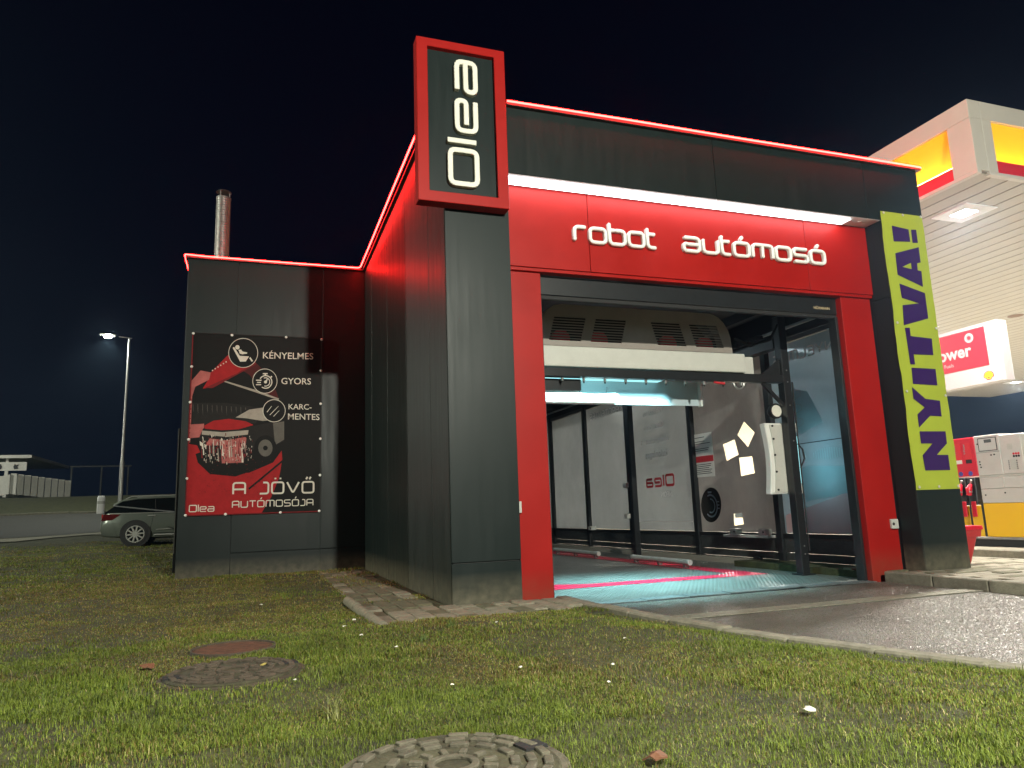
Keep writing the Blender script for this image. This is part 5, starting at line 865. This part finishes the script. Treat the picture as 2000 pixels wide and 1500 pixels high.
# ------------------------------------------------------------ street lamps
def street_lamp(loc, label, h, arm, power, twist, col, spread=180):
    L = thing('street_lamp', label, 'street lamp', loc, 'street lamps'); x, y, z = loc; ax, ay = math.cos(twist), math.sin(twist)
    MB().tube([(x, y, z-0.3), (x, y, z+h*0.28)], 0.125, 14).build('post_base', M['steel'], L, smooth=True)
    MB().tube([(x, y, z+h*0.28), (x, y, z+h*0.30), (x, y, z+h)], [0.12, 0.085, 0.065], 14).build('post', M['steel'], L, smooth=True)
    box('hatch', M['grey_box'], L, x-0.05, x+0.05, y-0.135, y-0.11, z+0.7, z+1.2, 0.01)
    MB().tube([(x, y, z+h-0.05), (x+ax*0.15, y+ay*0.15, z+h+0.06), (x+ax*arm*0.5, y+ay*arm*0.5, z+h+0.1)], 0.035, 10).build('arm', M['steel'], L, smooth=True)
    hx, hy, hz = x+ax*arm, y+ay*arm, z+h+0.1
    hd_ = MB().poly([(-0.45, -0.13), (0.30, -0.17), (0.42, -0.1), (0.42, 0.1), (0.30, 0.17), (-0.45, 0.13)], (hx, hy, hz), (ax, ay, 0), (-ay, ax, 0), (0, 0, 0.09)).build('lamp_head', M['grey_box'], L, bevel=0.02)
    MB().lathe([(0.03, -0.15), (0.15, -0.13), (0.22, -0.07), (0.23, -0.002)], (hx, hy, hz), 18).build('lamp_lens', M['street_lens'], hd_)
    l = bpy.data.lights.new('street_lamp_beam', 'SPOT' if spread < 170 else 'POINT'); l.energy = power; l.color = col; l.shadow_soft_size = 0.12
    if spread < 170: l.spot_size = math.radians(spread); l.spot_blend = 0.6
    o = bpy.data.objects.new('street_lamp_beam', l); COL.objects.link(o); o.location = (hx, hy, hz-0.2)
    return L
zb = float(H(-9.2, 40.4))
street_lamp((-9.62, 40.4, zb), 'tall steel street lamp with lit head beyond the parked estate car', 10.5, -1.15, 2900.0, 0.25, (0.93, 1.0, 0.86), 150)
street_lamp((-21.0, 4.0, -0.05), 'street lamp on the verge left of the view', 8.5, 1.0, 14000.0, 0.3, (0.98, 1.0, 0.80))
street_lamp((1.9, -12.6, -0.1), 'street lamp standing on the verge behind the viewer', 6.2, -0.9, 11500.0, -0.35, (1.0, 0.985, 0.84))
street_lamp((-38.0, 50.0, 4.0), 'street lamp on the hillside left of the white house', 8.0, 1.0, 16000.0, 0.3, (0.98, 1.0, 0.86))
# bollard, fence post and the things on the hill
def bollard():
    z = float(H(-11.3, 38.6)); o = thing('marker_post', 'short pale marker post at the roadside behind the car', 'post', (-10.35, 38.9, z))
    MB().lathe([(0.2, z-0.1), (0.2, z+0.95), (0.16, z+1.05)], (-10.35, 38.9, 0), 14).build('post_body', M['soffit'], o, smooth=True)
    MB().lathe([(0.204, z+0.6), (0.204, z+0.75)], (-10.35, 38.9, 0), 14).build('post_band', M['grey_box'], o)
bollard()
FP = thing('fence_frame', 'thin dark metal frame standing at the left corner of the annex', 'fence', (-3.7, 8.6, 0))
for x, y, z1_, r in ((-3.62, 8.4, 2.95, 0.028), (-3.70, 9.4, 2.1, 0.03)): box('frame_post', M['black'], FP, x-r, x+r, y-r, y+r, -0.1, z1_, 0.006)
box('frame_post_cap', M['steel'], FP, -3.645, -3.625, 8.360, 8.371, 0.4, 2.95)
MB().bar((-3.72, 9.4, 1.25), (-6.2, 17.2, 1.6), 0.03, 0.03).build('frame_rail', M['black'], FP)
box('camera_box', M['grey_box'], W, AX-0.10, AX-0.001, 8.0, 8.12, 2.95, 3.07, 0.01)
HO = thing('hillside_house', 'pale terraced house with a decorated white balcony on the dark hill', 'house', (-24, 66, 4.5))
pl_ = mat('pale_render', (0.55, 0.54, 0.50), 0.8, var=0.08); zf = 4.6
box('wall', pl_, HO, -46, -21.5, 66, 74, 3.5, 5.6); box('roof', pl_, HO, -47, -19.6, 61.5, 74.5, 6.75, 7.0)
bal = box('balcony_parapet', pl_, HO, -47, -20.0, 61.9, 62.05, 5.75, 6.45)
for k, x in enumerate(np.arange(-27.5, -20.2, 0.95)):
    r = [(0, 0), (0.28, 0.05), (0.2, 0.22), (0.34, 0.4), (0.1, 0.34), (0.02, 0.46), (-0.08, 0.2)]
    MB().poly([(a*(1 if k % 2 else -1), b_) for a, b_ in r], (x, 61.89, 5.86), X_, Z_, (0, -0.02, 0)).build('parapet_motif', M['clad_dark'], bal)
for x in (-27, -24.2, -21.4): box('post', pl_, HO, x-0.12, x+0.12, 61.9, 62.1, 3.6, 5.745); box('post', pl_, HO, x-0.1, x+0.1, 61.92, 62.08, 6.46, 6.745)
ST = thing('stair_wall', 'white boarded wall climbing the hillside below the balcony', 'wall', (-20, 58.5, 3))
def slab(pts, y0, y1, nm):
    n_ = 12
    MB().poly(pts, (0, y0, 0), X_, Z_, (0, y1-y0, 0)).build(nm, pl_, ST)
for i in range(10):
    x0_ = -30+i*1.0; f0, f1 = i/10, (i+1)/10; slab([(x0_, 1.5+2.2*f0), (x0_+0.98, 1.5+2.2*f1), (x0_+0.98, 3.0+2.2*f1), (x0_, 3.0+2.2*f0)], 57.9, 58.0, 'wall_board')
for i in range(9):
    x0_ = -20+i*0.42; d = 0.06*i; slab([(x0_, 3.7-d*1.0), (x0_+0.405, 3.7-d*1.0-0.05), (x0_+0.405, 5.25-d*1.1), (x0_, 5.28-d*1.1)], 58.0+i*0.2, 58.1+i*0.2, 'wall_board')
GF = thing('garden_frame', 'faint open timber frame on the hill right of the white wall', 'frame', (-14.5, 61, 4))
for x in (-16.6, -14.4, -12.4): box('post', M['clad_dark'], GF, x, x+0.12, 61, 61.12, 3.2, 5.9)
box('beam', M['clad_dark'], GF, -16.7, -12.1, 61, 61.12, 5.901, 6.02)
# ------------------------------------------------------------ parked estate car (built along x at the origin, rear at x = 0)
CR = thing('parked_car', 'grey green estate car parked on the verge behind the annex', 'car', (0, 0, 0))
paint = mat('car_paint', (0.14, 0.16, 0.14), 0.3, metal=0.4, coat=0.8); gls = mat('car_glass', (0.004, 0.005, 0.005), 0.06); chrome = mat('car_chrome', (0.62, 0.62, 0.60), 0.25, metal=0.5)
# stations: x, bottom z, sill half-width, waist z, waist half-width, roof z, roof half-width
ST_ = [(0.0, 0.42, 0.70, 0.62, 0.80, 0.72, 0.76), (0.06, 0.30, 0.78, 0.70, 0.88, 1.00, 0.74), (0.22, 0.27, 0.82, 0.72, 0.905, 1.02, 0.83), (0.7, 0.22, 0.86, 0.72, 0.92, 1.01, 0.86), (1.4, 0.19, 0.87, 0.72, 0.925, 0.985, 0.87),
       (2.4, 0.18, 0.87, 0.72, 0.925, 0.965, 0.87), (3.3, 0.19, 0.87, 0.72, 0.92, 0.955, 0.86), (3.9, 0.20, 0.85, 0.70, 0.90, 0.90, 0.80), (4.5, 0.22, 0.80, 0.62, 0.85, 0.80, 0.70), (4.75, 0.28, 0.66, 0.52, 0.72, 0.66, 0.58)]
def ring(s_):
    x, zb_, ws, zw, ww, zr, wr = s_
    half = [(0, zb_), (ws*0.9, zb_), (ws, zb_+0.05), (ww, zw-0.12), (ww, zw+0.02), (wr+0.02, zr-0.02), (wr-0.06, zr), (0, zr+0.02)]
    return [(x, -b_, c_) for b_, c_ in half] + [(x, b_, c_) for b_, c_ in reversed(half[1:-1])]
def loft(sts, f=ring):
    R_ = [f(s_) for s_ in sts]; k = len(R_[0]); vs = [p for r_ in R_ for p in r_]
    fs = [(i*k+j, i*k+(j+1) % k, (i+1)*k+(j+1) % k, (i+1)*k+j) for i in range(len(R_)-1) for j in range(k)] + [tuple(range(k-1, -1, -1)), tuple((len(R_)-1)*k+j for j in range(k))]
    return MB().add(vs, fs)
body = loft(ST_).build('body', paint, CR, smooth=True)
# greenhouse
GH = [(0.10, 1.0, 0.80, 1.05, 0.74), (0.55, 1.0, 0.84, 1.40, 0.66), (0.95, 0.99, 0.85, 1.455, 0.66), (1.8, 0.97, 0.86, 1.48, 0.66), (2.7, 0.96, 0.86, 1.46, 0.65), (3.2, 0.95, 0.85, 1.30, 0.64), (3.85, 0.90, 0.80, 0.93, 0.72)]
def ring2(s_):
    x, z0_, w0, z1_, w1 = s_; half = [(0, z0_-0.05), (w0, z0_-0.05), (w0, z0_), (w1+0.03, z1_-0.06), (w1-0.05, z1_-0.005), (0, z1_+0.01)]
    return [(x, -b_, c_) for b_, c_ in half] + [(x, b_, c_) for b_, c_ in reversed(half[1:-1])]
loft(GH, ring2).build('cabin', gls, CR, smooth=True)
RF = [(0.30, 1.27, 0.62, 1.30, 0.58), (0.55, 1.395, 0.68, 1.425, 0.62), (0.95, 1.455, 0.69, 1.485, 0.63), (1.8, 1.48, 0.69, 1.51, 0.63), (2.7, 1.455, 0.68, 1.485, 0.62), (3.0, 1.40, 0.67, 1.43, 0.6)]
loft([(x, a-0.02+0.05, b_, c_, d) for x, a, b_, c_, d in RF], ring2).build('roof', paint, CR, smooth=True)
for s in (-1, 1):
    MB().tube([(0.62, s*0.60, 1.44), (0.8, s*0.60, 1.53), (2.6, s*0.60, 1.545), (2.8, s*0.60, 1.49)], 0.016, 6).build('roof_rail', chrome, CR, smooth=True)
    MB().tube([(0.25, s*0.872, 1.0), (1.4, s*0.893, 0.99), (3.2, s*0.885, 0.965)], 0.011, 6).build('window_trim', chrome, CR)
    for x in (1.52, 2.55): MB().bar((x, s*0.845, 1.0), (x-0.05, s*0.69, 1.42), 0.05, 0.02, (1, 0, 0)).build('pillar_trim', M['rubber'], CR)
    for x in (1.30, 2.35): MB().tube([(x, s*0.925, 0.90), (x+0.22, s*0.925, 0.905)], 0.018, 8).build('door_handle', chrome, CR, smooth=True)
    MB().tube([(1.5, s*0.905, 0.30), (3.2, s*0.905, 0.30)], 0.022, 8).build('sill_trim', chrome, CR, smooth=True)
    MB().tube([(1.55, s*0.93, 0.46), (2.3, s*0.934, 0.49), (3.2, s*0.925, 0.47)], 0.013, 6).build('door_moulding', chrome, CR)
    MB().poly([(0.03, 0.78), (0.10, 0.98), (0.55, 0.97), (0.34, 0.80)], (0, s*0.885, 0), X_, Z_, (0, s*0.02, 0)).build('tail_light', mat('tail_lens', (0.06, 0.004, 0.004), 0.15), CR)
    for wx in (0.98, 3.72):
        a_ = MB().lathe([(0.425, s*0.80), (0.425, s*0.931)], (wx, 0, 0.36), 32, 'y').build('wheel_arch', M['rubber'], CR)
        w = MB().lathe([(0.25, s*0.72), (0.33, s*0.73), (0.345, s*0.78), (0.345, s*0.89), (0.33, s*0.94), (0.262, s*0.945), (0.25, s*0.93)], (wx, 0, 0.345), 36, 'y').build('wheel', M['rubber'], CR, smooth=True)
        MB().lathe([(0.262, s*0.932), (0.262, s*0.948), (0.235, s*0.949), (0.235, s*0.932)], (wx, 0, 0.345), 36, 'y').build('rim', chrome, w, smooth=True)
        mb = MB()
        for k in range(10):
            t = 2*math.pi*k/10+0.1; d = (math.cos(t), math.sin(t)); mb.bar((wx+0.05*d[0], s*0.94, 0.345+0.05*d[1]), (wx+0.245*d[0], s*0.945, 0.345+0.245*d[1]), 0.045, 0.02, (0, 1, 0))
        mb.lathe([(0.06, s*0.93), (0.06, s*0.955)], (wx, 0, 0.345), 16, 'y').build('spokes', chrome, w)
for s in (-1, 1):
    for pts in ([(1.46, 0.98), (1.44, 0.75), (1.40, 0.55), (1.36, 0.36)], [(2.50, 0.96), (2.50, 0.7), (2.46, 0.36)], [(3.42, 0.93), (3.40, 0.7), (3.30, 0.36)], [(1.36, 0.36), (2.46, 0.36), (3.30, 0.36)]):
        MB().tube([(a, s*(0.905+0.02*math.sin(min(1, max(0, (b_-0.25)/0.5))*math.pi/2)) if b_ < 0.9 else s*0.885, b_) for a, b_ in pts], 0.006, 5).build('door_gap', M['rubber'], CR)
MB().box(-0.012, 0.03, -0.7, 0.7, 0.50, 0.56).build('bumper_trim', chrome, CR)
MB().box(0.02, 0.055, -0.78, -0.3, 0.86, 0.98).build('tail_light', mat('tail_lens_lit', (0.3, 0.02, 0.02), 0.2), CR)
CR.location = (-6.78, 19.5, float(H(-5.8, 19.3))-0.005); CR.scale = (1.06, 1.06, 1.03)
# ------------------------------------------------------------ paving beside the pillar
pv = thing('pillar_paving', None, None, (0, -0.6, 0), kind='structure')
box('bedding', M['soil'], pv, -0.98, 1.24, -1.42, -0.01, -0.3, -0.02)
box('bedding', M['soil'], pv, -0.98, -0.02, -0.009, 6.85, -0.3, -0.02)
for i in range(11):
    for j in range(-4, 18):
        x = -0.96+i*0.2; y = 0.0+j*0.4+(0.2 if i % 2 else 0)-0.0
        if x > -0.21 and y+0.385 > -0.005: 
            if y < -0.01: pass
            else: continue
        if x > 0.6 and y < -1.05: continue
        y1 = min(y+0.388, -0.008) if x > -0.21 else y+0.388
        if y1-y < 0.08 or y < -1.45+0.25*random.random(): continue
        s = random.uniform(-.012, .010); mb = MB().box(x, x+0.188, y, y1, -0.15, 0.004+s)
        mb.build('brick', M['paver'] if random.random() < (0.8 if y < 0.2 else 0.15) else M['paver2'], pv, bevel=0.012)
for i in range(3):
    y1 = 0.9-i*0.8; mb = MB().tube([(-1.04+0.01*i, y1, 0.03), (-1.03+0.01*i, y1-0.78, 0.035)], 0.055, 10); mb.build('edging_stone', M['paver'], pv, bevel=0.0, smooth=True)
# ------------------------------------------------------------ manhole covers
M['iron'] = mat('cast_cover', (0.095, 0.086, 0.060), 0.75, var=0.5, vscale=7, bump=0.4, bscale=45)
M['iron_brown'] = mat('brown_cover', (0.065, 0.050, 0.034), 0.85, var=0.4, vscale=8, bump=0.5, bscale=35)
M['iron_dirt'] = mat('cover_dirt', (0.045, 0.042, 0.022), 0.9, var=0.7, vscale=6, bump=0.5, bscale=40)
def manhole(cx, cy_, r, label, m, tilt=0.0, seed=1):
    rd = random.Random(seed); z = float(H(cx, cy_))+0.012
    o = thing('manhole_cover', label, 'manhole cover', (cx, cy_, z), 'manhole covers in the lawn')
    MB().lathe([(r+0.035, z-0.12), (r+0.035, z+0.0), (r+0.004, z+0.002)], (cx, cy_, 0), 48).build('cover_frame', m, o)
    MB().lathe([(r, z-0.06), (r, z+0.008), (r-0.008, z+0.014)], (cx, cy_, 0), 48).build('cover_plate', M['iron_dirt'], o)
    zt = z+0.013
    MB().poly(disc(cx, cy_, 0.095, 28), (0, 0, zt), X_, Y_, (0, 0, 0.014), holes=[disc(cx, cy_, 0.068, 28)]).build('centre_ring', m, o, bevel=0.003)
    for k in range(12):
        a = 2*math.pi*k/12; d = Vector((math.cos(a), math.sin(a), 0)); c_ = Vector((cx, cy_, zt+0.006)); MB().bar(c_+d*0.115, c_+d*0.165, 0.024, 0.014).build('ray', m, o, bevel=0.002)
    for R_, n_, L in ((0.225, 13, 0.045), (0.285, 17, 0.05), (0.345, 20, 0.05), (0.40, 24, 0.04)):
        if R_ > r-0.03: continue
        for k in range(n_):
            if rd.random() < 0.12: continue
            a = 2*math.pi*(k+0.5*(n_ % 2))/n_; d = Vector((math.cos(a), math.sin(a), 0)); t = Vector((-d.y, d.x, 0)); c_ = Vector((cx, cy_, zt+0.006))+d*R_
            MB().bar(c_-t*L*0.8, c_+t*L*0.8, 0.034, 0.015).build('stud', m, o, bevel=0.003)
    for a in (0.25, 3.3):
        d = Vector((math.cos(a), math.sin(a), 0)); c_ = Vector((cx, cy_, zt+0.004))+d*(r-0.05); MB().bar(c_-d*0.05, c_+d*0.05, 0.09, 0.012).build('lift_pocket', M['rubber'], o)
    return o
MH = [(-1.40, -5.40, 0.39), (-2.20, -3.13, 0.39), (-2.22, -2.12, 0.30)]
manhole(*MH[0], 'weathered manhole cover with studs and sun ring in the near grass', M['iron'], seed=1)
manhole(*MH[1], 'flat brownish manhole cover further left in the lawn', M['iron_brown'], seed=2)
# the third cover is half buried under rusty leaf litter
def buried():
    cx, cy_, r = MH[2]; z = float(H(cx, cy_))+0.012; o = thing('manhole_cover', 'rust brown half buried manhole cover, farthest of the three in the lawn', 'manhole cover', (cx, cy_, z), 'manhole covers in the lawn')
    mr_ = mat('rust_litter', (0.085, 0.030, 0.012), 0.9, var=0.5, vscale=14, bump=0.7, bscale=25)
    MB().lathe([(r*0.95, z-0.1), (r*0.95, z), (r*0.9, z+0.004)], (cx, cy_, 0), 40).build('cover_plate', mr_, o)
    MB().poly(disc(cx, cy_, r, 40), (0, 0, z-0.06), X_, Y_, (0, 0, 0.072), holes=[disc(cx, cy_, r*0.95+.003, 40)]).build('cover_frame', M['iron_brown'], o)
buried()
# ------------------------------------------------------------ grass
gm = bpy.data.materials.new('grass_blades'); gm.use_nodes = True; nt = gm.node_tree; nt.nodes.clear()
go = nt.nodes.new('ShaderNodeOutputMaterial'); at_ = nt.nodes.new('ShaderNodeAttribute'); at_.attribute_name = 'tint'
df = nt.nodes.new('ShaderNodeBsdfPrincipled'); df.inputs['Roughness'].default_value = 0.55; df.inputs['Specular IOR Level'].default_value = 0.25; tl = nt.nodes.new('ShaderNodeBsdfTranslucent'); mxs = nt.nodes.new('ShaderNodeMixShader'); mxs.inputs[0].default_value = 0.25
nt.links.new(at_.outputs['Color'], df.inputs['Base Color']); nt.links.new(at_.outputs['Color'], tl.inputs[0]); nt.links.new(df.outputs[0], mxs.inputs[1]); nt.links.new(tl.outputs[0], mxs.inputs[2]); nt.links.new(mxs.outputs[0], go.inputs[0])
def grass(N):
    r = RNG
    d0, d1 = 2.0, 30.0
    d = d0*(d1/d0)**r.random(N)              # even cover per octave of distance
    az = np.radians(r.uniform(-26, 66, N)); x = CAM_POS.x+d*np.sin(az); y = CAM_POS.y+d*np.cos(az)
    keep = (x < kerb_v(y)-0.05+0.05*vnoise(x, y, 6, 12)) & (y < road_near(x)-1.0)
    keep &= ~((x > AX-0.02) & (x < 0.3) & (y > 6.86)) & ~((x > -0.03) & (y > -0.03))
    pz = (x > -0.93) & (y > -1.32+0.28*vnoise(x, y, 3, 9))
    moss = vnoise(x, y, 1.6, 21) > 0.5
    keep &= ~(pz & ~((y > 0.8) & moss & (r.random(N) < 0.5))) 
    for cx, cy_, rr in MH[:2]: keep &= np.hypot(x-cx, y-cy_) > rr+0.035-0.05*vnoise(x, y, 7, 71)*r.random(N)*1.6
    keep &= (np.hypot(x-MH[2][0], (y-MH[2][1])) > MH[2][2]*0.93) | (r.random(N) < 0.04)
    bare = vnoise(x, y, 0.9, 31)*0.6+vnoise(x, y, 2.7, 32)*0.4
    keep &= ~((bare > 0.60) & (r.random(N) < 0.65))
    x, y, d = x[keep], y[keep], d[keep]; n = len(x)
    z = np.maximum(H(x, y), np.where((x > -0.97) & (y > -1.36), 0.0, -9.0))
    p = vnoise(x, y, 0.8, 41)*0.55+vnoise(x, y, 2.3, 42)*0.45          # patches of lush and tired turf
    colr_gain = 1.05; worn = np.clip((p-0.38)*3.2, 0, 1)*0.9 + 0.42*sm(-2.8, 0.5, y) + 0.75*np.exp(-((y-3.2)/3.2)**2)*(vnoise(x, y, 0.6, 44) > 0.32)
    worn = worn*(1-0.55*sm(-3.6, -5.0, y)); worn = np.clip(worn + 0.55*np.exp(-(((x+0.3)/1.2)**2+((y+2.4)/1.3)**2)), 0, 1)
    lush = np.array([0.098, 0.145, 0.014]); lush2 = np.array([0.185, 0.225, 0.038]); brown = np.array([0.150, 0.105, 0.034]); straw = np.array([0.32, 0.27, 0.125]); dark = np.array([0.040, 0.066, 0.011])
    a = r.random(n)[:, None]; colr = lush*(1-a)+lush2*a
    dk = (r.random(n) < 0.18)[:, None]; colr = np.where(dk, dark, colr)
    isb = r.random(n) < worn*0.62; colr = np.where(isb[:, None], brown*(0.7+0.7*r.random((n, 1))), colr)
    iss = r.random(n) < 0.03+0.13*worn; colr = np.where(iss[:, None], straw*(0.6+0.6*r.random((n, 1))), colr)
    colr = colr*(colr_gain*(0.62+0.62*vnoise(x, y, 0.9, 61)*0.6+0.75*vnoise(x, y, 4.5, 62)*0.55))[:, None]
    tuft = vnoise(x, y, 1.9, 51)**3
    L = (0.012+0.015*r.random(n)+0.024*tuft)*(1-0.40*worn)*np.where(r.random(n) < 0.02, 1.9, 1.0)
    L = L*np.clip(d/9, 1.0, 1.5)*(0.55+1.0*vnoise(x, y, 9.0, 63))
    w = (0.0017+0.0016*r.random(n))*np.clip(d/3.0, 1.0, 6.0)
    th = r.uniform(0, 2*np.pi, n); lean = r.uniform(0.25, 1.3, n); lean = np.where(iss | isb, r.uniform(0.7, 1.5, n), lean)
    dx, dy = np.cos(th), np.sin(th); tw = th+r.uniform(0.9, 2.2, n); px_, py2 = np.cos(tw), np.sin(tw)
    m1 = L*0.55; l1 = lean*0.45; l2 = np.minimum(lean*1.15, 1.75)
    mx_, mz = np.sin(l1)*m1, np.cos(l1)*m1; ex, ez = mx_+np.sin(l2)*L*0.5, mz+np.cos(l2)*L*0.5; ez = np.maximum(ez, 0.006)
    V = np.empty((n, 5, 3), np.float32); hw = w/2
    V[:, 0] = np.stack([x-px_*hw, y-py2*hw, z-0.008], 1); V[:, 1] = np.stack([x+px_*hw, y+py2*hw, z-0.008], 1)
    V[:, 2] = np.stack([x+dx*mx_+px_*hw*.8, y+dy*mx_+py2*hw*.8, z+mz], 1); V[:, 3] = np.stack([x+dx*mx_-px_*hw*.8, y+dy*mx_-py2*hw*.8, z+mz], 1)
    V[:, 4] = np.stack([x+dx*ex, y+dy*ex, z+ez], 1)
    me = bpy.data.meshes.new('grass'); me.vertices.add(n*5); me.vertices.foreach_set('co', V.reshape(-1))
    b5 = (np.arange(n)*5)[:, None]; loops = np.concatenate([b5+np.array([0, 1, 2, 3]), b5+np.array([3, 2, 4])], 1).astype(np.int32)
    me.loops.add(n*7); me.loops.foreach_set('vertex_index', loops.reshape(-1))
    me.polygons.add(n*2); st = (np.arange(n)[:, None]*7+np.array([0, 4])).reshape(-1).astype(np.int32); me.polygons.foreach_set('loop_start', st)
    me.update(calc_edges=True)
    ca = me.color_attributes.new('tint', 'FLOAT_COLOR', 'POINT'); C5 = np.ones((n, 5, 4), np.float32); C5[:, :, :3] = colr[:, None, :]; ca.data.foreach_set('color', C5.reshape(-1))
    o = link_mesh('grass', me, gm); tag(o, 'short patchy green and brown turf of the lawn', 'grass', kind='stuff'); return n
NG = grass(1050000)
# loose wet aggregate standing proud of the lane
def aggregate(N):
    r = RNG; d = 4.2*(16/4.2)**r.random(N); az = np.radians(r.uniform(14, 74, N)); x = CAM_POS.x+d*np.sin(az); y = CAM_POS.y+d*np.cos(az)
    k = (x > kerb_v(y)+0.13) & (x < 6.43) & (y < 0.28) & ~((y > -1.27) & (y < -1.0)); x, y, d = x[k], y[k], d[k]; n = len(x)
    s = (0.006+0.007*r.random(n))*np.clip(d/6, 1, 2.2); a = r.uniform(0, 6.28, n); V = np.empty((n, 5, 3), np.float32)
    for q in range(4): V[:, q] = np.stack([x+np.cos(a+q*1.57+r.uniform(-.3, .3, n))*s, y+np.sin(a+q*1.57)*s*1.1, np.full(n, DZ-0.002)], 1)
    V[:, 4] = np.stack([x+r.uniform(-.6, .6, n)*s, y+r.uniform(-.6, .6, n)*s, DZ+s*r.uniform(0.12, 0.42, n)], 1)
    b = (np.arange(n)*5)[:, None]; lp = np.concatenate([b+np.array(t) for t in ([0, 1, 4], [1, 2, 4], [2, 3, 4], [3, 0, 4])], 1).astype(np.int32)
    me = bpy.data.meshes.new('aggregate'); me.vertices.add(n*5); me.vertices.foreach_set('co', V.reshape(-1)); me.loops.add(n*12); me.loops.foreach_set('vertex_index', lp.reshape(-1))
    me.polygons.add(n*4); me.polygons.foreach_set('loop_start', (np.arange(n*4)*3).astype(np.int32)); me.update(calc_edges=True)
    o = link_mesh('aggregate', me, mat('wet_aggregate', (0.115, 0.11, 0.085), 0.36, var=0.6, vscale=60, spec=0.5)); o.parent = drive; o['kind'] = 'stuff'
aggregate(90000)
# big tufts of coarse grass, each one countable
def tuft(cx, cy_, label, nb, ln, colr):
    o = thing('grass_tuft', label, 'grass tuft', (cx, cy_, float(H(cx, cy_)))); z = float(H(cx, cy_)); mb = MB(); rd = random.Random(int(cx*1000))
    for k in range(nb):
        a = rd.uniform(0, 6.28); l = ln*rd.uniform(.5, 1.1); le = rd.uniform(.1, .9); bx, by = cx+rd.uniform(-.03, .03), cy_+rd.uniform(-.03, .03); pa = a+1.5; w_ = 0.004
        pts = []
        for j in range(4):
            t = j/3; ang = le*(0.3+t); s = l*t; pts.append((bx+math.cos(a)*math.sin(ang)*s, by+math.sin(a)*math.sin(ang)*s, z+math.cos(ang)*s-0.005))
        vs = []
        for j, q in enumerate(pts): ww = w_*(1-j/3.2); vs += [(q[0]-math.cos(pa)*ww, q[1]-math.sin(pa)*ww, q[2]), (q[0]+math.cos(pa)*ww, q[1]+math.sin(pa)*ww, q[2])]
        mb.add(vs, [(2*j, 2*j+1, 2*j+3, 2*j+2) for j in range(3)])
    mb.build('blades', colr, o)
gA = mat('tuft_green', (0.085, 0.13, 0.025), 0.6, var=0.3, vscale=30); gB = mat('tuft_pale', (0.16, 0.17, 0.05), 0.6, var=0.3, vscale=30)
tuft(-1.72, -4.42, 'pale green grass tuft with arching blades behind the near manhole', 22, 0.17, gB)
tuft(-2.75, -3.45, 'dark green grass tuft left of the flat manhole cover', 36, 0.11, gA)
tuft(-0.55, -2.05, 'small green grass tuft near the paving', 30, 0.10, gA)
tuft(-0.9, -2.6, 'green grass tuft in the dry turf before the pillar', 26, 0.10, gA)
tuft(-3.9, -2.6, 'grey green bushy grass tuft at the left edge', 40, 0.13, gB)
# ------------------------------------------------------------ litter
lw = mat('litter_white', (0.70, 0.68, 0.62), 0.6); lb_ = mat('dead_leaf', (0.14, 0.06, 0.03), 0.7)
def scrap(cx, cy_, s, label, m, nm, cat):
    rd = random.Random(int(abs(cx)*977+abs(cy_)*131)); z = float(H(cx, cy_))+0.03; k = 9; vs = [(cx, cy_, z+s*0.35)]; 
    for j in range(k): a = 2*math.pi*j/k; r_ = s*rd.uniform(.5, 1.0); vs.append((cx+r_*math.cos(a), cy_+r_*math.sin(a), z+rd.uniform(-.2, .35)*s))
    vs2 = [(a, b_, c_-s*0.12) for a, b_, c_ in vs]
    o = MB().add(vs+vs2, [(0, 1+j, 1+(j+1) % k) for j in range(k)]+[(k+1, k+2+(j+1) % k, k+2+j) for j in range(k)]+[(1+j, k+2+j, k+2+(j+1) % k, 1+(j+1) % k) for j in range(k)]).build(nm, m, None)
    tag(o, label, cat, None); return o
scrap(0.20, -5.38, 0.035, 'crumpled white paper scrap in the near right grass', lw, 'paper_scrap', 'litter')
scrap(-0.70, -5.62, 0.05, 'curled brown leaf at the bottom edge of the lawn', lb_, 'dead_leaf', 'leaf')
WH = [(-1.08, -4.15, 0.012), (-1.86, -3.6, 0.012), (-0.1, -4.1, 0.016), (-0.35, -4.55, 0.013), (0.35, -3.4, 0.014), (-1.3, -2.2, 0.02), (-1.35, -1.5, 0.022), (-1.2, -1.0, 0.022), (-1.15, -2.9, 0.016), (-0.9, 3.2, 0.03), (-2.0, 1.2, 0.025), (-0.2, -2.2, 0.016), (-0.6, -3.9, 0.014)]
for i, (a, b_, s) in enumerate(WH):
    tag(scrap(a, b_, s, 'tiny white petal lying in the turf', lw, 'petal', 'petal'), group='white petals scattered on the lawn')
scrap(-2.02, -3.05, 0.025, 'small yellow leaf lying on the flat manhole cover', mat('yellow_leaf', (0.35, 0.28, 0.08), 0.6), 'dead_leaf', 'leaf')
scrap(-2.72, -2.75, 0.05, 'dark brown leaf in the grass left of the flat manhole cover', lb_, 'dead_leaf', 'leaf')

# ------------------------------------------------------------ night haze round everything
hz = MB().box(-230, 265, -95, 325, -3.0, 30.0).build('haze', None, None); tag(hz, 'thin night haze glowing round the lamps', 'haze', kind='stuff')
hm = bpy.data.materials.new('night_haze'); hm.use_nodes = True; nt = hm.node_tree; nt.nodes.clear()
ho_ = nt.nodes.new('ShaderNodeOutputMaterial'); pvn = nt.nodes.new('ShaderNodeVolumePrincipled'); pvn.inputs['Color'].default_value = (0.45, 0.68, 1.0, 1); pvn.inputs['Density'].default_value = 0.0007; pvn.inputs['Anisotropy'].default_value = 0.80
nt.links.new(pvn.outputs[0], ho_.inputs['Volume']); hz.data.materials.append(hm)
